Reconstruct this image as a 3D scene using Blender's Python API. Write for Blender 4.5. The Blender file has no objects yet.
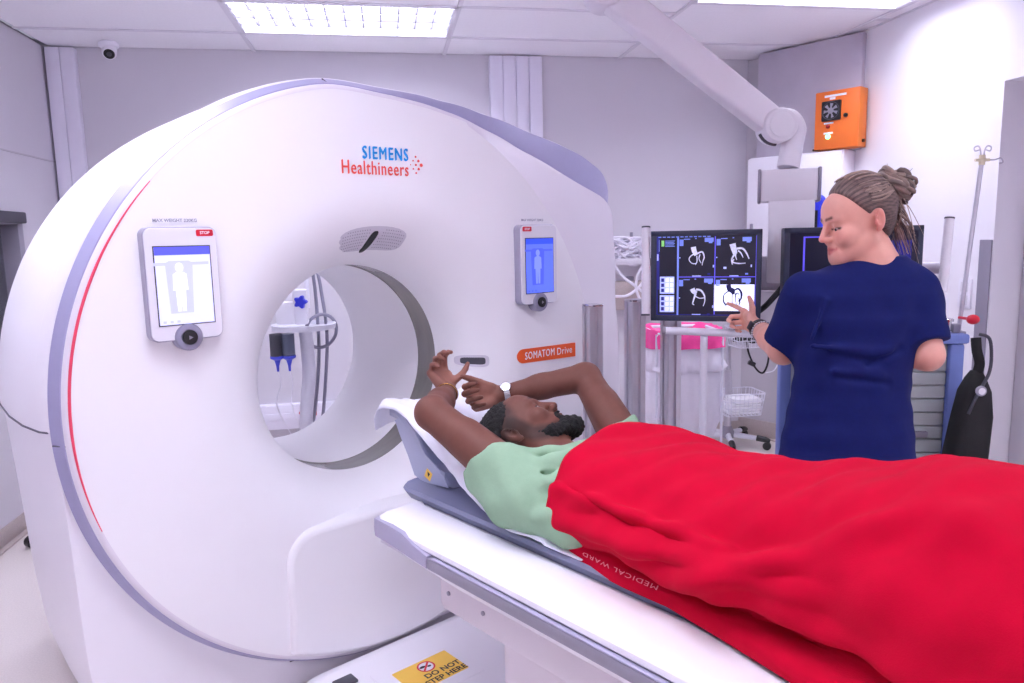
import bpy, bmesh, math, random
import numpy as np
from mathutils import Vector, Matrix, Quaternion
random.seed(7); rng = np.random.default_rng(7)
scn = bpy.context.scene
COL = scn.collection

# ------------------------------------------------------------------ camera
FPX, PITCH, YAW, ROLL, CAMH = 740.0, math.radians(7.98), math.radians(9.55), math.radians(-1.237), 1.5
_f = Vector((math.sin(YAW)*math.cos(PITCH), math.cos(YAW)*math.cos(PITCH), -math.sin(PITCH)))
_r0 = Vector((math.cos(YAW), -math.sin(YAW), 0)); _u0 = _r0.cross(_f)
CR = _r0*math.cos(ROLL) + _u0*math.sin(ROLL)
CU = -_r0*math.sin(ROLL) + _u0*math.cos(ROLL)
CF = _f
CO = Vector((0, 0, CAMH))
cam_d = bpy.data.cameras.new('camera'); cam = bpy.data.objects.new('camera', cam_d); COL.objects.link(cam)
cam_d.sensor_width = 36; cam_d.lens = FPX/1024*36; cam_d.clip_start = .02
cam.matrix_world = Matrix(((CR.x, CU.x, -CF.x, 0), (CR.y, CU.y, -CF.y, 0), (CR.z, CU.z, -CF.z, CAMH), (0, 0, 0, 1)))
scn.camera = cam
def at(px, py, d):                       # point seen at a pixel, d metres along the view axis
    return CO + (CF + CR*((px-512)/FPX) - CU*((py-341.5)/FPX))*d
FH = Vector((math.sin(YAW), math.cos(YAW), 0)); RH = Vector((math.cos(YAW), -math.sin(YAW), 0)); UP = Vector((0, 0, 1))

# ------------------------------------------------------------------ world, exposure
w = bpy.data.worlds.new('world'); scn.world = w; w.use_nodes = True
bg = w.node_tree.nodes['Background']; bg.inputs[0].default_value = (.80, .78, 1.0, 1); bg.inputs[1].default_value = .5
vs = scn.view_settings; vs.view_transform = 'Standard'; vs.look = 'None'; vs.exposure = 0.0; vs.gamma = 1.0
LAMP = 19.0                               # strength of the ceiling diffusers
LAMPCOL = (.865, .865, 1.0)

scn.cycles.diffuse_bounces = 10; scn.cycles.max_bounces = 14
# ------------------------------------------------------------------ materials
def lin(c):
    return tuple(((x/255/12.92) if x/255 <= .04045 else ((x/255+.055)/1.055)**2.4) for x in c)
MATS = {}
def mat(name, rgb, rough=.5, metal=0., noise=0., nscale=40., bump=0., bscale=80., emit=0., trans=0., alpha=1., sheen=0., attr=None, coat=0., sss=0., stretch=None, spec=None, ecol=None):
    if name in MATS: return MATS[name]
    m = bpy.data.materials.new(name); m.use_nodes = True; nt = m.node_tree; b = nt.nodes['Principled BSDF']
    c = lin(rgb)
    b.inputs['Base Color'].default_value = (*c, 1); b.inputs['Roughness'].default_value = rough; b.inputs['Metallic'].default_value = metal
    if spec is not None: b.inputs['Specular IOR Level'].default_value = spec
    if trans: b.inputs['Transmission Weight'].default_value = trans
    if alpha < 1: b.inputs['Alpha'].default_value = alpha
    if sheen: b.inputs['Sheen Weight'].default_value = sheen; b.inputs['Sheen Roughness'].default_value = .5; b.inputs['Sheen Tint'].default_value = (*[min(1, x*1.3+.02) for x in c], 1)
    if coat: b.inputs['Coat Weight'].default_value = coat; b.inputs['Coat Roughness'].default_value = .12
    if sss: b.inputs['Subsurface Weight'].default_value = sss; b.inputs['Subsurface Radius'].default_value = (.012, .005, .003); b.inputs['Subsurface Scale'].default_value = .5
    if emit: b.inputs['Emission Color'].default_value = (*(lin(ecol) if ecol else c), 1); b.inputs['Emission Strength'].default_value = emit
    tc = nt.nodes.new('ShaderNodeTexCoord'); src = tc.outputs['Object']
    if stretch:
        mp = nt.nodes.new('ShaderNodeMapping'); mp.inputs['Scale'].default_value = stretch; nt.links.new(src, mp.inputs[0]); src = mp.outputs[0]
    if attr:
        a = nt.nodes.new('ShaderNodeAttribute'); a.attribute_name = attr; colsrc = a.outputs['Color']
    else: colsrc = None
    if noise:
        n = nt.nodes.new('ShaderNodeTexNoise'); n.inputs['Scale'].default_value = nscale; n.inputs['Detail'].default_value = 4; nt.links.new(src, n.inputs['Vector'])
        mr = nt.nodes.new('ShaderNodeMapRange'); mr.inputs['From Min'].default_value = .25; mr.inputs['From Max'].default_value = .75
        mr.inputs['To Min'].default_value = 1-noise; mr.inputs['To Max'].default_value = 1+noise; nt.links.new(n.outputs['Fac'], mr.inputs['Value'])
        mx = nt.nodes.new('ShaderNodeMix'); mx.data_type = 'RGBA'; mx.blend_type = 'MULTIPLY'; mx.inputs[0].default_value = 1
        if colsrc: nt.links.new(colsrc, mx.inputs[6])
        else: mx.inputs[6].default_value = (*c, 1)
        nt.links.new(mr.outputs[0], mx.inputs[7]); nt.links.new(mx.outputs[2], b.inputs['Base Color'])
    elif colsrc: nt.links.new(colsrc, b.inputs['Base Color'])
    if bump:
        n2 = nt.nodes.new('ShaderNodeTexNoise'); n2.inputs['Scale'].default_value = bscale; n2.inputs['Detail'].default_value = 3; nt.links.new(src, n2.inputs['Vector'])
        bp = nt.nodes.new('ShaderNodeBump'); bp.inputs['Strength'].default_value = bump; bp.inputs['Distance'].default_value = .01
        nt.links.new(n2.outputs['Fac'], bp.inputs['Height']); nt.links.new(bp.outputs[0], b.inputs['Normal'])
    MATS[name] = m; return m

M = lambda n: MATS[n]
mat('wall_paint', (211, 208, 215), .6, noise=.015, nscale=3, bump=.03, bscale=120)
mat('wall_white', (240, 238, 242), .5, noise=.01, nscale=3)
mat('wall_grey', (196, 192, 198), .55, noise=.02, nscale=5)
mat('ceiling_tile', (244, 243, 246), .8, noise=.02, nscale=60, bump=.05, bscale=200)
mat('ceiling_dark', (170, 166, 176), .8, noise=.02, nscale=20)
mat('grid_white', (226, 224, 230), .5, noise=.01)
mat('floor_vinyl', (216, 208, 204), .35, noise=.08, nscale=160, bump=.02, bscale=200)
mat('skirting_vinyl', (188, 176, 172), .45, noise=.10, nscale=160)
mat('trunking', (232, 230, 242), .45, noise=.01, nscale=5)
mat('scanner_white', (240, 239, 242), .38, noise=.008, nscale=4, coat=.15)
mat('scanner_side', (232, 230, 236), .38, noise=.01, nscale=4, coat=.1)
mat('scanner_wing', (226, 222, 230), .4, noise=.01, nscale=4, coat=.1)
mat('trim_silver', (160, 158, 192), .4, metal=.15, noise=.015, nscale=40)
mat('scan_window', (128, 126, 122), .25, noise=.12, nscale=7, coat=.3, stretch=(1, 4, 1))
mat('mood_red', (235, 70, 100), .4, noise=.02)
mat('seam_dark', (90, 88, 100), .6, noise=.02)
mat('display_frame', (226, 225, 232), .3, noise=.01, nscale=8)
mat('display_edge', (168, 166, 186), .35, noise=.01, metal=.2)
mat('screen_light', (205, 210, 250), .3, emit=.55, noise=.01)
mat('screen_blue', (88, 110, 225), .3, emit=.8, noise=.01)
mat('screen_header', (80, 84, 215), .3, emit=.7, noise=.01)
mat('screen_header_blue', (50, 80, 215), .3, emit=.7, noise=.01)
mat('figure_pale', (222, 224, 255), .3, emit=.62, noise=.01)
mat('figure_bed', (184, 189, 238), .3, emit=.5, noise=.01)
mat('figure_blue', (118, 136, 235), .3, emit=.8, noise=.01)
mat('figure_bed_blue', (74, 92, 205), .3, emit=.7, noise=.01)
mat('stop_red', (205, 20, 50), .4, noise=.02)
mat('knob_grey', (150, 148, 170), .3, metal=.3, noise=.02)
mat('black_plastic', (22, 22, 26), .4, noise=.05)
mat('dark_grey', (70, 70, 80), .5, noise=.04)
mat('mid_grey', (150, 147, 160), .45, noise=.02)
mat('logo_blue', (0, 150, 225), .5, noise=.01)
mat('logo_orange', (240, 90, 80), .5, noise=.01)
mat('plate_orange', (236, 92, 30), .45, noise=.02)
mat('print_white', (240, 240, 245), .5, noise=.01)
mat('print_dark', (30, 28, 34), .5, noise=.01)
mat('print_grey', (130, 128, 150), .5, noise=.01)
mat('grille', (205, 202, 212), .5, noise=.02)
mat('grille_hole', (150, 148, 160), .6, noise=.02)
mat('table_white', (236, 234, 240), .33, noise=.008, nscale=4, coat=.15)
mat('table_under', (216, 208, 214), .45, noise=.01, nscale=4)
mat('rail_grey', (142, 138, 152), .4, metal=.2, noise=.02)
mat('bumper_grey', (166, 163, 186), .45, noise=.02)
mat('cradle_grey', (128, 132, 158), .45, noise=.03, nscale=12)
mat('holder_grey', (170, 176, 200), .4, noise=.02, nscale=12)
mat('sheet_white', (236, 238, 250), .75, noise=.02, nscale=30, bump=.06, bscale=90)
mat('sign_yellow', (250, 205, 85), .5, noise=.02)
mat('sign_red', (220, 50, 70), .5, noise=.02)
mat('skin_pat', (110, 66, 52), .55, attr='Col', noise=.06, nscale=60, sss=.05, spec=.25)
mat('eye_white', (176, 164, 160), .4, noise=.02)
mat('skin_nurse', (214, 150, 128), .45, attr='Col', noise=.03, nscale=60, sss=.12)
mat('hair_black', (16, 14, 16), .85, noise=.3, nscale=90, bump=.5, bscale=220)
mat('hair_brown', (112, 90, 82), .5, noise=.3, nscale=70, attr='Col')
mat('gown_green', (140, 171, 143), .9, noise=.03, nscale=60, bump=.05, bscale=260, spec=.2)
mat('blanket_red', (186, 0, 42), .95, noise=.05, nscale=25, bump=.10, bscale=420, spec=.15)
mat('blanket_print', (225, 130, 150), .9, noise=.1, nscale=200)
mat('navy', (9, 22, 86), .85, noise=.06, nscale=80, bump=.05, bscale=300, spec=.25)
mat('steel', (198, 195, 204), .36, metal=.8, noise=.03, nscale=30)
mat('chrome', (205, 205, 212), .15, metal=1., noise=.02)
mat('gold', (200, 160, 90), .25, metal=1., noise=.02)
mat('arm_white', (222, 219, 226), .4, noise=.01)
mat('monitor_bezel', (44, 50, 72), .45, noise=.03)
mat('monitor_black', (18, 18, 34), .3, emit=.4, ecol=(24, 24, 50), noise=.05)
mat('monitor_navy', (26, 30, 120), .3, emit=.5, noise=.08, nscale=20)
mat('monitor_line', (90, 80, 220), .3, emit=.7, noise=.02)
mat('monitor_text', (110, 130, 215), .3, emit=.6, noise=.1, nscale=200)
mat('monitor_icon', (170, 180, 240), .3, emit=.7, noise=.25, nscale=160)
mat('monitor_white', (222, 226, 255), .3, emit=.9, noise=.02)
mat('vessel', (190, 192, 215), .3, emit=.6, noise=.35, nscale=120)
mat('vessel_navy', (22, 26, 84), .3, emit=.2, noise=.1)
mat('icon_green', (130, 200, 110), .3, emit=.6, noise=.02)
mat('metal_sheet', (194, 188, 200), .45, metal=.12, noise=.06, nscale=6)
mat('box_orange', (236, 118, 44), .4, noise=.02)
mat('box_orange_shaded', (222, 120, 40), .45, noise=.02)
mat('lamp_green', (120, 240, 170), .3, emit=3., noise=.01)
mat('lamp_red', (150, 20, 25), .3, noise=.02)
mat('cabinet_white', (240, 239, 246), .4, noise=.01)
mat('blue_plastic', (40, 50, 200), .4, noise=.03)
mat('cart_blue', (120, 140, 205), .45, noise=.02)
mat('cart_grey', (170, 176, 178), .45, noise=.02)
mat('pink_bag', (240, 70, 150), .4, noise=.05)
mat('bag_white', (232, 228, 238), .75, noise=.02, bump=.05)
mat('wire_white', (226, 226, 236), .4, noise=.01)
mat('fabric_black', (18, 18, 22), .7, noise=.1, bump=.1, bscale=200)
mat('red_knob', (215, 20, 50), .35, noise=.02)
mat('cream', (222, 210, 180), .5, noise=.02)
mat('syringe', (110, 118, 140), .15, trans=.6, noise=.02)
mat('syringe_blue', (70, 80, 215), .4, noise=.02)
mat('cable_grey', (140, 138, 156), .5, noise=.02)
mat('cable_white', (235, 233, 242), .45, noise=.01)
mat('glass', (205, 210, 220), .05, trans=.9, noise=.01)
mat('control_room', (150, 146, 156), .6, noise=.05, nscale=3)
mat('louver_grey', (118, 116, 132), .5, noise=.01)
mat('lamp_tube', (255, 255, 255), .5, noise=.0)
dm = MATS['lamp_tube'].node_tree.nodes['Principled BSDF']; dm.inputs['Emission Color'].default_value = (*LAMPCOL, 1); dm.inputs['Emission Strength'].default_value = LAMP

# ------------------------------------------------------------------ mesh helpers
class MB:
    """collects shapes into one mesh"""
    def __init__(s): s.v = []; s.f = []; s.m = []
    def add(s, V, F, m=0, T=None):
        o = len(s.v)
        s.v += [tuple(T @ Vector(p)) if T else tuple(p) for p in V]
        s.f += [tuple(i+o for i in f) for f in F]; s.m += [m]*len(F); return s
    def box(s, c, d, bev=0., m=0, T=None, seg=2):
        bm = bmesh.new(); bmesh.ops.create_cube(bm, size=1)
        for v in bm.verts: v.co = Vector((v.co.x*d[0], v.co.y*d[1], v.co.z*d[2]))
        if bev > 0: bmesh.ops.bevel(bm, geom=bm.edges[:], offset=min(bev, min(d)*.49), segments=seg, profile=.5, affect='EDGES')
        for v in bm.verts: v.co += Vector(c)
        bm.verts.index_update()
        s.add([v.co for v in bm.verts], [[v.index for v in f.verts] for f in bm.faces], m, T); bm.free(); return s
    def tube(s, P, r, n=8, m=0, caps=True, closed=False, T=None, flat=1.0):
        P = [Vector(p) for p in P]; R = r if isinstance(r, (list, tuple)) else [r]*len(P)
        V = []; F = []; N = len(P); up = None
        for i, p in enumerate(P):
            a = P[(i-1) % N] if (closed or i > 0) else p; b = P[(i+1) % N] if (closed or i < N-1) else p
            t = (b-a).normalized()
            if up is None: up = t.orthogonal().normalized()
            up = (up - t*up.dot(t))
            if up.length < 1e-5: up = t.orthogonal()
            up.normalize(); q = t.cross(up)
            for k in range(n):
                an = 2*math.pi*k/n; V.append(p + up*math.cos(an)*R[i] + q*math.sin(an)*R[i]*flat)
        for i in range(N if closed else N-1):
            j = (i+1) % N
            for k in range(n):
                l = (k+1) % n; F.append((i*n+k, i*n+l, j*n+l, j*n+k))
        if caps and not closed: F.append(tuple(range(n))[::-1]); F.append(tuple((N-1)*n+k for k in range(n)))
        return s.add(V, F, m, T)
    def cyl(s, a, b, r, n=16, m=0, r2=None, bev=0., T=None):
        a = Vector(a); b = Vector(b); r2 = r if r2 is None else r2
        if bev > 0:
            t = (b-a).normalized(); L = (b-a).length
            P = [a, a+t*1e-5, a+t*bev, b-t*bev, b-t*1e-5, b]; return s.tube([a, a+t*bev*.3, a+t*bev, b-t*bev, b-t*bev*.3, b], [r-bev, r-bev*.3, r, r2, r2-bev*.3, r2-bev], n, m, T=T)
        return s.tube([a, b], [r, r2], n, m, T=T)
    def lathe(s, prof, n=24, m=0, T=None, cap=True):    # prof: (r, z) list
        V = []; F = []
        for r, z in prof:
            for k in range(n): a = 2*math.pi*k/n; V.append((r*math.cos(a), r*math.sin(a), z))
        for i in range(len(prof)-1):
            for k in range(n): l = (k+1) % n; F.append((i*n+k, i*n+l, (i+1)*n+l, (i+1)*n+k))
        if cap: F.append(tuple(range(n))[::-1]); F.append(tuple((len(prof)-1)*n+k for k in range(n)))
        return s.add(V, F, m, T)
    def prism(s, poly, z0, z1, m=0, T=None, bev=0.):    # polygon in xy extruded along z
        n = len(poly)
        if bev > 0:
            cx = sum(p[0] for p in poly)/n; cy = sum(p[1] for p in poly)/n
            ins = []
            for i in range(n):
                a = Vector(poly[i-1]); b = Vector(poly[i]); c = Vector(poly[(i+1) % n])
                n1 = Vector((-(b-a).y, (b-a).x)); n2 = Vector((-(c-b).y, (c-b).x))
                n1 = n1.normalized() if n1.length else n1; n2 = n2.normalized() if n2.length else n2
                nn = (n1+n2); nn = nn.normalized() if nn.length else nn
                ins.append((b.x+nn.x*bev, b.y+nn.y*bev))
            V = [(*p, z0) for p in poly]+[(*p, z1-bev) for p in poly]+[(*p, z1) for p in ins]
            F = [tuple(range(n))[::-1]]
            for i in range(n):
                j = (i+1) % n; F.append((i, j, n+j, n+i)); F.append((n+i, n+j, 2*n+j, 2*n+i))
            F.append(tuple(2*n+i for i in range(n)))
        else:
            V = [(*p, z0) for p in poly]+[(*p, z1) for p in poly]
            F = [tuple(range(n))[::-1], tuple(n+i for i in range(n))]+[(i, (i+1) % n, n+(i+1) % n, n+i) for i in range(n)]
        return s.add(V, F, m, T)
    def grid(s, G, m=0, T=None, wrap=False):            # rows of points
        R = len(G); C = len(G[0]); V = [p for row in G for p in row]; F = []
        for i in range(R-1):
            for j in range(C if wrap else C-1):
                k = (j+1) % C; F.append((i*C+j, i*C+k, (i+1)*C+k, (i+1)*C+j))
        return s.add(V, F, m, T)
    def sphere(s, c, r, n=16, m=0, T=None, sc=(1, 1, 1)):
        G = []
        for i in range(n//2+1):
            t = math.pi*i/(n//2)
            G.append([(c[0]+r*sc[0]*max(math.sin(t), 1e-4)*math.cos(2*math.pi*k/n), c[1]+r*sc[1]*max(math.sin(t), 1e-4)*math.sin(2*math.pi*k/n), c[2]-r*sc[2]*math.cos(t)) for k in range(n)])
        return s.grid(G, m, T, wrap=True)
def finish(me, mats, sharp=40):
    for m in (mats if isinstance(mats, (list, tuple)) else [mats]): me.materials.append(m if not isinstance(m, str) else MATS[m])
    if sharp is not None and len(me.polygons):
        me.polygons.foreach_set('use_smooth', [True]*len(me.polygons)); me.set_sharp_from_angle(angle=math.radians(sharp))
def link(name, me, parent=None):
    o = bpy.data.objects.new(name, me); COL.objects.link(o)
    if parent is not None: o.parent = parent
    return o
def obj(name, mb, mats, parent=None, off=None, sharp=40):
    me = bpy.data.meshes.new(name)
    V = mb.v if off is None else [(p[0]-off[0], p[1]-off[1], p[2]-off[2]) for p in mb.v]
    me.from_pydata(V, [], mb.f); me.update()
    finish(me, mats, sharp)
    if len(me.materials) > 1: me.polygons.foreach_set('material_index', mb.m)
    return link(name, me, parent)
def tag(o, label=None, cat=None, group=None, kind=None):
    if label: o['label'] = label
    if cat: o['category'] = cat
    if group: o['group'] = group
    if kind: o['kind'] = kind
    return o
def thing(name, label, cat, loc=(0, 0, 0), rotz=0, group=None):
    o = bpy.data.objects.new(name, None); COL.objects.link(o); o.location = loc; o.rotation_euler = (0, 0, rotz); o.empty_display_size = .05
    return tag(o, label, cat, group)
def struct(name, mb, mats, label=None):
    return tag(obj(name, mb, mats), label, kind='structure')
def dup(root, loc=None, label=None, group=None, rotz=None):
    r = root.copy(); COL.objects.link(r)
    if loc is not None: r.location = loc
    if rotz is not None: r.rotation_euler = (0, 0, rotz)
    if label: r['label'] = label
    if group: r['group'] = group
    for ch in list(root.children):
        c = ch.copy(); COL.objects.link(c); c.parent = r
        for g in list(ch.children):
            d = g.copy(); COL.objects.link(d); d.parent = c
    return r
def textmesh(txt, size=1., bold=0., align='CENTER', extrude=0., spacing=1.0):
    cu = bpy.data.curves.new('t', 'FONT'); cu.body = txt; cu.size = size; cu.align_x = align; cu.align_y = 'CENTER'; cu.offset = bold; cu.extrude = extrude; cu.resolution_u = 3; cu.space_character = spacing
    o = bpy.data.objects.new('t', cu); COL.objects.link(o)
    dg = bpy.context.evaluated_depsgraph_get(); dg.update()
    me = o.evaluated_get(dg).to_mesh(); V = [tuple(v.co) for v in me.vertices]; F = [tuple(p.vertices) for p in me.polygons]
    o.evaluated_get(dg).to_mesh_clear(); bpy.data.objects.remove(o); bpy.data.curves.remove(cu)
    return V, F
def bez(P, n=8):                                         # Catmull-Rom through points
    P = [Vector(p) for p in P]; out = []
    for i in range(len(P)-1):
        p0 = P[max(i-1, 0)]; p1 = P[i]; p2 = P[i+1]; p3 = P[min(i+2, len(P)-1)]
        for k in range(n):
            t = k/n; out.append(.5*((2*p1)+(p2-p0)*t+(2*p0-5*p1+4*p2-p3)*t*t+(3*p1-p0-3*p2+p3)*t**3))
    out.append(P[-1]); return out
def frame(o, x, y, z):                                    # matrix from origin and axes
    x = Vector(x); y = Vector(y); z = Vector(z); o = Vector(o)
    return Matrix(((x.x, y.x, z.x, o.x), (x.y, y.y, z.y, o.y), (x.z, y.z, z.z, o.z), (0, 0, 0, 1)))
def rrect(w_, h_, r, n=6):                                # rounded rectangle outline, ccw
    P = []
    for cx, cy, a0 in ((w_/2-r, h_/2-r, 0), (-w_/2+r, h_/2-r, 90), (-w_/2+r, -h_/2+r, 180), (w_/2-r, -h_/2+r, 270)):
        for k in range(n+1): a = math.radians(a0+90*k/n); P.append((cx+r*math.cos(a), cy+r*math.sin(a)))
    return P

# ------------------------------------------------------------------ implicit surfaces for bodies and cloth
class SDF:
    def __init__(s, lo, hi, h):
        s.lo = np.array(lo, float); s.h = h; s.n = np.ceil((np.array(hi)-s.lo)/h).astype(int)+1
        s.f = np.full(s.n, .08, np.float32)
    def win(s, lo, hi, m):
        a = np.maximum(((np.array(lo)-m-s.lo)/s.h).astype(int), 0); b = np.minimum(((np.array(hi)+m-s.lo)/s.h).astype(int)+2, s.n)
        if np.any(b <= a): return None
        sl = tuple(slice(a[i], b[i]) for i in range(3))
        ax = [(s.lo[i]+s.h*np.arange(a[i], b[i])).astype(np.float32) for i in range(3)]
        return sl, ax[0][:, None, None], ax[1][None, :, None], ax[2][None, None, :]
    def put(s, lo, hi, fn, k=0., op='+'):
        m = max(k, 3*s.h)*1.3
        W = s.win(lo, hi, m)
        if W is None: return
        sl, X, Y, Z = W; d = fn(X, Y, Z).astype(np.float32); f = s.f[sl]
        if op == '-':
            d = -d
            if k > 0: hh = np.clip(.5-.5*(f-d)/k, 0, 1); s.f[sl] = f*(1-hh)+d*hh+k*hh*(1-hh)
            else: s.f[sl] = np.maximum(f, d)
        else:
            if k > 0: hh = np.clip(.5+.5*(d-f)/k, 0, 1); s.f[sl] = d*(1-hh)+f*hh-k*hh*(1-hh)
            else: s.f[sl] = np.minimum(f, d)
    def cap(s, a, b, ra, rb=None, k=.01, op='+'):
        rb = ra if rb is None else rb; a = np.array(a, float); b = np.array(b, float); r = max(ra, rb); ba = b-a; L = float(ba@ba)+1e-12
        def fn(X, Y, Z):
            h = np.clip(((X-a[0])*ba[0]+(Y-a[1])*ba[1]+(Z-a[2])*ba[2])/L, 0, 1)
            return np.sqrt((X-a[0]-h*ba[0])**2+(Y-a[1]-h*ba[1])**2+(Z-a[2]-h*ba[2])**2)-(ra+(rb-ra)*h)
        s.put(np.minimum(a, b)-r, np.maximum(a, b)+r, fn, k, op)
    def ell(s, c, r, R=None, k=.01, op='+'):
        c = np.array(c, float); r = np.array(r, float); R = np.eye(3) if R is None else np.array(R, float)   # columns = axes
        ext = np.sqrt(((R*r)**2).sum(1))
        def fn(X, Y, Z):
            x, y, z = X-c[0], Y-c[1], Z-c[2]
            q = [(x*R[0, i]+y*R[1, i]+z*R[2, i])/r[i] for i in range(3)]
            k0 = np.sqrt(q[0]**2+q[1]**2+q[2]**2)+1e-9; k1 = np.sqrt((q[0]/r[0])**2+(q[1]/r[1])**2+(q[2]/r[2])**2)+1e-9
            return k0*(k0-1)/k1
        s.put(c-ext, c+ext, fn, k, op)
    def loft(s, secs, ax, xa, ya, k=.02, op='+', p=2.0):   # secs: (t, cx, cy, hx, hy) along axis ax (0..2); xa, ya vectors of the section axes
        T = np.array([q[0] for q in secs], float); A = np.array(secs, float)
        xa = np.array(xa, float); ya = np.array(ya, float); axv = np.array(ax, float)
        pts = []
        for q in secs:
            c = axv*q[0]+xa*q[1]+ya*q[2]
            for sx in (-1, 1):
                for sy in (-1, 1): pts.append(c+xa*sx*q[3]+ya*sy*q[4])
        pts = np.array(pts)
        def fn(X, Y, Z):
            t = X*axv[0]+Y*axv[1]+Z*axv[2]; x = X*xa[0]+Y*xa[1]+Z*xa[2]; y = X*ya[0]+Y*ya[1]+Z*ya[2]
            g = lambda i: np.interp(t, T, A[:, i])
            cx, cy, hx, hy = g(1), g(2), g(3), g(4)
            e = ((np.abs((x-cx)/hx))**p+(np.abs((y-cy)/hy))**p)**(1/p)
            d = (e-1)*np.minimum(hx, hy)
            over = np.maximum(T[0]-t, t-T[-1])
            return np.maximum(d, over)
        s.put(pts.min(0), pts.max(0), fn, k, op)
    def plane_cut(s, lo, hi, p, n, k=0.):                  # removes what lies on the +n side inside a window
        p = np.array(p, float); n = np.array(n, float)/np.linalg.norm(n)
        W = s.win(lo, hi, 0)
        if W is None: return
        sl, X, Y, Z = W; d = ((X-p[0])*n[0]+(Y-p[1])*n[1]+(Z-p[2])*n[2]).astype(np.float32); f = s.f[sl]
        if k > 0: hh = np.clip(.5-.5*(f-d)/k, 0, 1); s.f[sl] = f*(1-hh)+d*hh+k*hh*(1-hh)
        else: s.f[sl] = np.maximum(f, d)
    def join(s, o, k=0.):                                  # smooth union with another field of the same grid
        if k > 0: hh = np.clip(.5+.5*(o.f-s.f)/k, 0, 1); s.f = o.f*(1-hh)+s.f*hh-k*hh*(1-hh)
        else: s.f = np.minimum(s.f, o.f)
    def like(s):
        o = SDF.__new__(SDF); o.lo = s.lo; o.h = s.h; o.n = s.n; o.f = np.full(s.n, .08, np.float32); return o
    def disp(s, fn):
        n = s.n; X = (s.lo[0]+s.h*np.arange(n[0]))[:, None, None]; Y = (s.lo[1]+s.h*np.arange(n[1]))[None, :, None]; Z = (s.lo[2]+s.h*np.arange(n[2]))[None, None, :]
        s.f += fn(X, Y, Z).astype(np.float32)
    def mesh(s, smooth=1):
        f = s.f; f[[0, -1], :, :] = np.maximum(f[[0, -1], :, :], 1e-3); f[:, [0, -1], :] = np.maximum(f[:, [0, -1], :], 1e-3); f[:, :, [0, -1]] = np.maximum(f[:, :, [0, -1]], 1e-3)
        b = f < 0; cnt = np.zeros(tuple(x-1 for x in f.shape), np.int8)
        for i in (0, 1):
            for j in (0, 1):
                for k in (0, 1): cnt += b[i:f.shape[0]-1+i, j:f.shape[1]-1+j, k:f.shape[2]-1+k]
        I = np.argwhere((cnt > 0) & (cnt < 8)); idx = np.full(cnt.shape, -1, np.int32); idx[I[:, 0], I[:, 1], I[:, 2]] = np.arange(len(I))
        C = np.array([(i, j, k) for i in (0, 1) for j in (0, 1) for k in (0, 1)])
        val = np.stack([f[I[:, 0]+c[0], I[:, 1]+c[1], I[:, 2]+c[2]] for c in C], 1)
        acc = np.zeros((len(I), 3)); num = np.zeros(len(I))
        for a in range(8):
            for c in range(a+1, 8):
                if np.abs(C[a]-C[c]).sum() != 1: continue
                va, vc = val[:, a], val[:, c]; mk = (va < 0) != (vc < 0); t = np.where(mk, va/(va-vc+1e-12), 0)
                acc += mk[:, None]*(C[a]+t[:, None]*(C[c]-C[a])); num += mk
        P = s.lo+s.h*(I+acc/num[:, None])
        F = []
        for ax in range(3):
            o1, o2 = [(1, 2), (2, 0), (0, 1)][ax]
            s0 = [slice(None)]*3; s1 = [slice(None)]*3; s0[ax] = slice(0, -1); s1[ax] = slice(1, None)
            A, B = b[tuple(s0)], b[tuple(s1)]; E = np.argwhere(A != B)
            E = E[(E[:, o1] > 0) & (E[:, o2] > 0) & (E[:, o1] < f.shape[o1]-1) & (E[:, o2] < f.shape[o2]-1)]
            fl = A[E[:, 0], E[:, 1], E[:, 2]]
            q = []
            for d1, d2 in ((1, 1), (0, 1), (0, 0), (1, 0)):
                e = E.copy(); e[:, o1] -= d1; e[:, o2] -= d2; q.append(idx[e[:, 0], e[:, 1], e[:, 2]])
            Q = np.stack(q, 1); Q[~fl] = Q[~fl][:, ::-1]; F.append(Q)
        F = np.concatenate(F); F = F[(F >= 0).all(1)]
        for _ in range(smooth):
            nb = np.zeros_like(P); c = np.zeros(len(P))
            for i in range(4):
                a, d = F[:, i], F[:, (i+1) % 4]
                for x in range(3): nb[:, x] += np.bincount(a, P[d, x], len(P))+np.bincount(d, P[a, x], len(P))
                c += np.bincount(a, minlength=len(P))+np.bincount(d, minlength=len(P))
            P = P*.5+.5*nb/np.maximum(c, 1)[:, None]
        return P, F
def npmesh(name, P, F, mats, parent=None, off=None, col=None, keep=None):
    if off is not None: Pl = P-np.array(off)
    else: Pl = P
    me = bpy.data.meshes.new(name); n = len(F)
    me.vertices.add(len(Pl)); me.vertices.foreach_set('co', Pl.astype(np.float32).ravel())
    me.loops.add(n*4); me.loops.foreach_set('vertex_index', F.astype(np.int32).ravel())
    me.polygons.add(n); me.polygons.foreach_set('loop_start', np.arange(0, n*4, 4, dtype=np.int32))
    me.update(calc_edges=True); me.validate()
    me.polygons.foreach_set('use_smooth', [True]*len(me.polygons))
    for m in (mats if isinstance(mats, (list, tuple)) else [mats]): me.materials.append(MATS[m])
    if col is not None:
        a = me.attributes.new('Col', 'FLOAT_COLOR', 'POINT'); c4 = np.ones((len(P), 4), np.float32); c4[:, :3] = col; a.data.foreach_set('color', c4.ravel())
    return link(name, me, parent)
# ================================================================== the room
XL, XR, YB, YF, ZC = -1.97, 2.95, 5.08, -1.3, 2.7
struct('floor', MB().box(((XL+XR)/2+.3, (YB+YF)/2, -.05), (XR-XL+1.2, YB-YF+.4, .1)), 'floor_vinyl')
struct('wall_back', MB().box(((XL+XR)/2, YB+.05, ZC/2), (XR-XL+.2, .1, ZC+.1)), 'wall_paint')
struct('wall_front', MB().box(((XL+XR)/2, YF-.05, ZC/2), (XR-XL+.2, .1, ZC+.1)), 'wall_white')
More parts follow.
